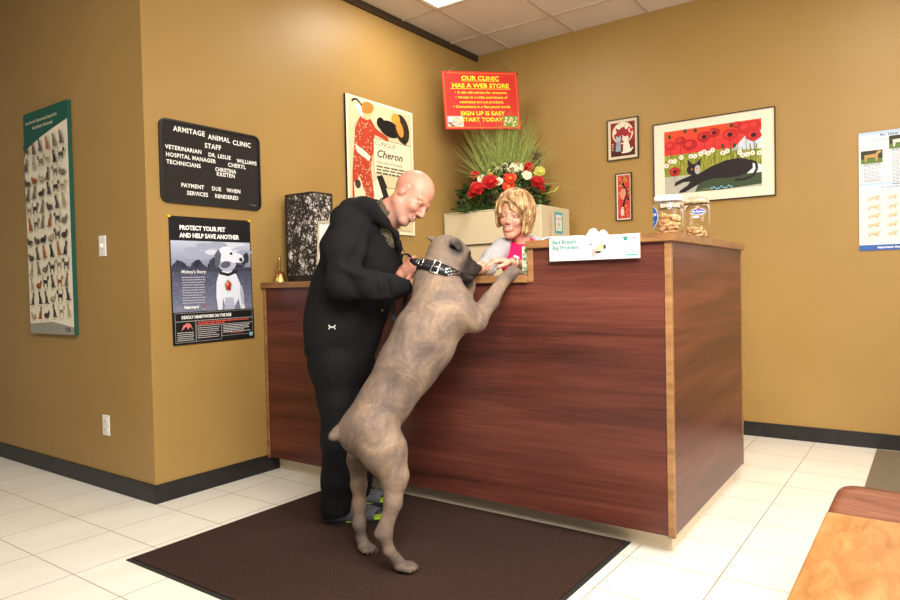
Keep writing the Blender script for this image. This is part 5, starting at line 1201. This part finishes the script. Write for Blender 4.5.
tf.ripple(.0045, lambda X, Y, Z: np.sin(34*(X*.8-Y*.6)+1.8*np.sin(5*Z)+.8*np.sin(17*Z))*np.sin(4.5*Z+3*X)); tf.cut(np.array([hl1[0], hl1[1], .052]), np.array([-ft[0]*-.15, -ft[1]*-.15, -1])); tm_, _ = tf.mesh(); child('trousers', tm_, man, pantm)
# trainers
grey = vary(mat('grey_mesh_shoe', (74, 74, 80), .7), (60, 60, 66), (92, 92, 98), 120, bs=.3); neon = mat('neon_green_rubber', (176, 226, 40), .45); blk = mat('black_shoe_rubber', (26, 26, 28), .6)
def shoe(h_, nm):
    h0 = np.array([h_[0], h_[1], 0]); sl = np.cross([0, 0, 1], ft); sf = Field(*bounds([h0-ft*.06-sl*.07, h0+ft*.27+sl*.07, h0+[0, 0, .16]], .02), .0035)
    z = np.array([0, 0, 1.])
    sf.chain([h0+ft*.0+z*.045, h0+ft*.09+z*.042, h0+ft*.165+z*.035, h0+ft*.225+z*.030], [.036, .040, .040, .031], .02, (sl, 1.08))
    sf.chain([h0+ft*.02+z*.06, h0+ft*.05+z*.085, h0+ft*.10+z*.062], [.034, .034, .034], .02)
    sf.cone(h0+ft*.03+z*.13, h0+ft*.03+z*.09, .030, .028, .006, None, 's'); sf.cut(np.array([0, 0, .022]), np.array([0, 0, -1])); m_, _ = sf.mesh()
    r_ = child('shoe', m_, man, grey); out = []
    for i in range(36):
        a = 2*PI*i/36; u = .5+.5*math.cos(a); wv = .042*(math.sin(a))*(1.0-.12*u); p = h0+ft*(-.040+.298*(u))+sl*wv; out.append((p[0], p[1]))
    child('sole', prism(bmesh.new(), out, .0095, .020), r_, blk); out2 = [(h0+ft*.11)[0:2]+(np.array(p)-(h0+ft*.11)[0:2])*1.015 for p in out]
    child('midsole_stripe', prism(bmesh.new(), [tuple(p) for p in out2 if (np.array(p)-h0[:2])@ft[:2] > .035], .0185, .0235), r_, neon)
    bm = bmesh.new()
    for q_ in (.08, .105, .13, .155):
        p = [h0+ft*(q_+.01*math.cos(t*2))+sl*.036*math.sin(t)+z*(.030+.055*math.cos(t)-.12*(q_-.08)*math.cos(t)) for t in np.linspace(-1.15, 1.15, 9)]
        p = [a+(a-(h0+ft*q_+z*.03))*.06 for a in p]; tube(bm, [tuple(a) for a in p], .0024, 5)
    child('laces', bm, r_, neon if nm else blk)
shoe(hl1, 1); shoe(hl2, 1)
# camouflage shirt collar
cf = Field(*bounds([(-2.086,2.266,1.395), (-2.050,2.474,1.310), (-2.181,2.510,1.538)], .07), .004)
cf.cone((-2.130,2.382,1.400), (-2.046,2.395,1.465), .086, .075, .02); cf.cone((-2.108,2.385,1.371), (-2.061,2.393,1.331), .07, .05, .02)
cf.cone((-1.970,2.414,1.529), (-2.064,2.394,1.448), .080, .068, .006, None, 's'); cm_, _ = cf.mesh()
cam_m = mat('camouflage_shirt', (70, 62, 48), .85); v_ = noise(cam_m, coords(cam_m), 34, 3, .6, .6); L(cam_m, ramp(cam_m, v_, [(.40, (30, 27, 24)), (.44, (88, 76, 56)), (.55, (88, 84, 58)), (.60, (50, 46, 34))]), bsdf(cam_m).inputs[0])
child('shirt', cm_, man, cam_m)
# leash in his left hand
lt = thing('leash', 'flat black dog leash looped in the hand of the bald man', 'leash', (-2.010,2.414,1.200))
nyl = mat('black_nylon_webbing', (20, 20, 22), .6)
def strap(pts, w, th, wdir):
    bm = bmesh.new(); pr = None; w_ = Vector(wdir).normalized()
    pts = [Vector(p) for p in pts]; sm_ = []
    for i in range(len(pts)-1):
        p0, p1_, p2_, p3 = pts[max(i-1, 0)], pts[i], pts[i+1], pts[min(i+2, len(pts)-1)]
        for k in range(5):
            t = k/5; sm_.append(.5*((2*p1_)+(p2_-p0)*t+(2*p0-5*p1_+4*p2_-p3)*t*t+(3*p1_-p0-3*p2_+p3)*t**3))
    sm_.append(pts[-1])
    for i, p in enumerate(sm_):
        d = (sm_[min(i+1, len(sm_)-1)]-sm_[max(i-1, 0)]).normalized(); s_ = (w_-d*w_.dot(d)).normalized(); n_ = d.cross(s_)
        cur = [bm.verts.new(p+s_*w*a+n_*th*b) for a, b in ((-1, -1), (1, -1), (1, 1), (-1, 1))]
        if pr:
            for j in range(4): bm.faces.new((pr[j], pr[(j+1) % 4], cur[(j+1) % 4], cur[j]))
        else: bm.faces.new(cur[::-1])
        pr = cur
    bm.faces.new(pr); bmesh.ops.recalc_face_normals(bm, faces=bm.faces); return bm
wd = FW*.8-RT*.6
child('loop', strap([(-1.985,2.419,1.181), (-1.973,2.428,1.208), (-1.966,2.434,1.240), (-1.977,2.427,1.261), (-2.002,2.421,1.260), (-2.016,2.422,1.237), (-2.015,2.434,1.200)], .010, .0016, tuple(wd)), lt, nyl)
child('strap', strap([(-2.002,2.381,1.144), (-1.991,2.337,1.081), (-1.988,2.325,1.018), (-1.985,2.326,0.973), (-1.964,2.329,0.955), (-1.943,2.333,1.000), (-1.928,2.346,1.071)], .010, .0016, tuple(FW*.5+RT*.8)), lt, nyl)

# ================================================================ the receptionist
wf = unit((0.172,-0.964,-0.130)); H1 = (-1.819,3.137,1.478); HU1 = (0.123,-0.031,1.001)
fl = Field(*bounds([(-1.821,3.140,1.614), (-1.752,2.561,1.160), (-1.646,3.378,1.238), (-1.95, 3.0, .0), (-1.55, 3.5, 0)], .08), .0045)
PW_, axW, arcW = head(fl, H1, wf, HU1, .95, True)
fl.cone((-1.819,3.172,1.414), (-1.808,3.214,1.307), .043, .046, .02); fl.cone((-1.869,3.145,1.276), (-1.735,3.303,1.273), .036, .036, .03)
fl.chain([(-1.810,3.236,1.232), (-1.797,3.253,1.106)], [.092, .11], .04); 
hipw = np.array([-1.74, 3.36, .95]); fl.cone((-1.792,3.244,1.106), hipw, .115, .14, .05)
for sx_ in (-.09, .09): fl.chain([hipw+[sx_, 0, -.05], (-1.74+sx_, 3.36, .5), (-1.74+sx_, 3.36, .09)], [.10, .06, .04], .04); fl.cone((-1.74+sx_, 3.36, .05), (-1.76+sx_, 3.22, .035), .038, .03, .03)
fl.chain([(-1.890,3.118,1.287), (-1.873,2.930,1.199), (-1.805,2.769,1.191), (-1.774,2.669,1.180)], [.040, .036, .030, .023], .03)
fl.chain([(-1.717,3.316,1.278), (-1.603,3.134,1.099), (-1.607,2.912,1.190), (-1.624,2.778,1.214)], [.040, .036, .030, .022], .03)
hand(fl, (-1.627,2.775,1.216), (-0.609,-0.742,0.126), (-0.207,-0.175,-0.914), (0.526,-0.720,0.371), (.35, .55, .5), .92, .1, (.5, .6))
hand(fl, (-1.774,2.669,1.180), (-0.486,-0.776,0.127), (0.526,-0.721,0.321), (-0.194,0.134,0.947), (.3, .5, .4), .9)
me, V = fl.mesh(); head_attrs(me, V, PW_, axW, arcW, .95)
wo = thing('person', 'smiling blonde woman in a pink top and grey cardigan leaning over the low ledge', 'person', (-1.74, 3.36, 0))
skw = skin_mat('woman_skin', (200, 148, 122), (188, 108, 88), (196, 88, 84), (140, 96, 62), .42)
child('body', me, wo, skw); eyes(wo, PW_, axW, .95, (70, 76, 70)); teeth(wo, PW_, axW, .95, .021, fl)
pink = cloth_mat('pink_knit', (226, 24, 84), (206, 16, 70), .75, .25); gcar = cloth_mat('grey_cardigan_knit', (168, 164, 162), (146, 142, 142), .9, .3); slack = cloth_mat('dark_slacks', (40, 40, 46), (48, 48, 54), .8, .3)
bf = Field(*bounds([(-1.856,3.045,1.320), (-1.690,3.410,1.324), hipw-[.1, .1, .1], hipw+[.1, .1, 0]], .12), .005)
bf.cone((-1.873,3.142,1.276), (-1.726,3.310,1.273), .056, .056, .04); bf.chain([(-1.805,3.227,1.242), (-1.792,3.244,1.100)], [.118, .128], .05); bf.cone((-1.792,3.244,1.100), hipw+[0, 0, .03], .124, .15, .05)
bf.cone((-1.821,3.104,1.209), (-1.812,3.109,1.188), .055, .055, .03); bf.cone((-1.735,3.166,1.207), (-1.726,3.171,1.185), .055, .055, .03)
bf.cone((-1.800,3.150,1.422), (-1.797,3.174,1.359), .047, .046, .01, None, 's'); bf.cone((-1.771,3.119,1.365), (-1.765,3.072,1.274), .034, .006, .006, None, 's')
m_, _ = bf.mesh(); child('blouse', m_, wo, pink)
gf = Field(*bounds([(-1.843,2.993,1.317), (-1.681,3.418,1.351), (-1.814,2.762,1.137), (-1.554,3.069,1.054), hipw-[.15, .15, .0]], .12), .005)
gf.cone((-1.887,3.145,1.293), (-1.721,3.326,1.295), .064, .064, .04); gf.chain([(-1.810,3.248,1.243), (-1.803,3.273,1.078)], [.128, .14], .05); gf.cone((-1.803,3.273,1.078), hipw+[0, 0, -.02], .138, .165, .05)
gf.chain([(-1.890,3.119,1.297), (-1.881,3.012,1.247), (-1.868,2.922,1.199), (-1.841,2.842,1.182)], [.062, .054, .046, .038], .03); gf.chain([(-1.712,3.320,1.300), (-1.603,3.146,1.104), (-1.604,2.987,1.156)], [.060, .050, .038], .03)
gf.chain([(-1.797,3.177,1.444), (-1.779,3.162,1.315), (-1.738,3.065,1.227), (-1.706,3.021,1.031)], [.056, .066, .085, .11], .012, None, 's')
for a, b, r_ in (((-1.847,2.989,1.292), (-1.845,2.915,1.228), .008), ((-1.819,2.884,1.227), (-1.819,2.809,1.196), .007), ((-1.818,3.008,1.229), (-1.816,2.935,1.197), .008)): gf.cone(a, b, r_, r_, .015, None, 's')
m_, _ = gf.mesh(); child('cardigan', m_, wo, gcar)
sf = Field(*bounds([hipw+[-.25, -.2, .05], (-1.5, 3.5, .05)], .03), .006)
sf.ell(hipw+[0, 0, -.06], [.175, .15, .13], None, .03)
for sx_ in (-.09, .09): sf.chain([hipw+[sx_, 0, -.08], (-1.74+sx_, 3.36, .5), (-1.74+sx_, 3.36, .06)], [.115, .085, .08], .03)
sf.cut((0, 0, .05), (0, 0, -1)); m_, _ = sf.mesh(); child('slacks', m_, wo, slack)
for sx_ in (-.09, .09):
    q = Field((-1.74+sx_-.07, 3.10, -.01), (-1.74+sx_+.06, 3.44, .12), .005); q.cone((-1.74+sx_, 3.37, .045), (-1.76+sx_, 3.19, .035), .045, .036, .02); q.cut((0, 0, .002), (0, 0, -1)); m_, _ = q.mesh(); child('shoe', m_, wo, blk)
# hair: layered blonde bob, swept to one side
hairm = mat('blonde_hair', (206, 168, 112), .42, spec=.4)
hv = noise(hairm, coords(hairm, (1, 1, .22)), 60, 5, .7, .3); L(hairm, ramp(hairm, hv, [(.36, (92, 64, 40)), (.5, (152, 115, 73)), (.64, (202, 168, 118))]), bsdf(hairm).inputs[0]); bump(hairm, hv, .5, .006)
Fh, Lh, Uh = axW; hc = PW_(-.012, 0, .030)
hf = Field(*bounds([hc-.14, hc+.14, hc-Uh*.16], .01), .003)
right_is = 1 if np.dot(Lh, RT) > 0 else -1
def hp_(th, t, lift=0):
    """strand point: th azimuth (0 = forward, + toward her far side), t 0 (parting) .. 1 (tips)"""
    ph = min(t/.55, 1)*PI*.52; k = max(0, (t-.55)/.45)
    rx, ry = .106+lift, .094+lift; fx_ = math.sin(ph)*(1-.12*k)
    return hc+Fh*(math.cos(th)*rx*fx_)+Lh*(math.sin(th)*ry*fx_*right_is)+Uh*((.104+lift)*math.cos(ph)-.105*k)
hf.ell(hc+Uh*.006, [.108, .096, .102], axW, .02)
for th_ in np.arange(1.1, 2*PI-1.3, .28): hf.chain([tuple(hp_(th_, t)) for t in (.45, .6, .75, .88)], [.012, .014, .013, .008], .015)
right_is = 1 if np.dot(Lh, RT) > 0 else -1
r = random.Random(21)
for i in range(330):
    th = r.uniform(.95, 2*PI-1.22); lift = r.uniform(-.004, .010); tl = r.uniform(.92, 1.06)
    if th > PI+.6: tl = r.uniform(.80, .95)
    pts = [hp_(th+.10*math.sin(t*3+i), t*tl, lift) for t in (0.02, .15, .3, .45, .6, .75, .9, 1.0)]
    if abs(th-.9) < .7 : pts[-1] = pts[-1]+Fh*.012
    hf.chain([tuple(p) for p in pts], [.0045, .006, .0065, .0065, .0065, .006, .005, .002], .0045)
for i in range(70):   # swept fringe from the parting across the forehead
    t0 = -.55; q = i/69; pts = []
    for t in (0, .2, .4, .6, .8, 1):
        th = -.45+q*.25+(1.55-q*.35)*t; u = .085-.010*q-(.030+.060*q)*t**1.3+.02*(1-t)*(1-q); rr = .100+.010*math.sin(t*PI)
        ee = math.sqrt(max(0, 1-(max(u-.01, 0)/.104)**2))
        pts.append(hc+Fh*(math.cos(th)*rr*1.0*ee)+Lh*(math.sin(th)*.094*ee*right_is)+Uh*u)
    hf.chain([tuple(p) for p in pts], [.005, .0065, .007, .007, .006, .003], .0045)
# keep the face clear
hf.ell(PW_(.088, -.012*right_is, -.040), [.070*.95, .062*.95, .082*.95], axW, .012, 's')
hf.ell(PW_(.100, -.034*right_is, .040), [.050, .034, .040], axW, .012, 's')
m_, _ = hf.mesh(); child('hair', m_, wo, hairm)
# wrist watch
wc = np.array((-1.624,2.783,1.214)); wa = unit(np.array((-1.607,2.912,1.190))-np.array((-1.624,2.778,1.214))); b1 = unit(UP-wa*np.dot(UP, wa)); b2 = np.cross(wa, b1); bm = bmesh.new(); n = 24
Vv = [[bm.verts.new(tuple(wc+wa*w_+(b1*math.cos(2*PI*k/n)+b2*math.sin(2*PI*k/n))*(.026+o_))) for w_, o_ in ((-.006, 0), (.006, 0), (.006, .0025), (-.006, .0025))] for k in range(n)]
for k in range(n):
    for j in range(4): bm.faces.new((Vv[k][j], Vv[k][(j+1) % 4], Vv[(k+1) % n][(j+1) % 4], Vv[(k+1) % n][j]))
bmesh.ops.recalc_face_normals(bm, faces=bm.faces)
wt = child('wristwatch', bm, wo, mat('watch_band', (226, 214, 190), .35, .4), True)
nn = unit(-FW*.6+UP*.8); nn = unit(nn-wa*np.dot(nn, wa)); bm = lathe(bmesh.new(), [(0, .007), (.013, .007), (.015, .004), (.015, -.002), (0, -.002)], 22)
bm.transform(basis(tuple(wc+nn*.029), tuple(wa), tuple(np.cross(nn, wa)), tuple(nn))); child('watch_face', bm, wt, mat('watch_face', (240, 232, 214), .2))
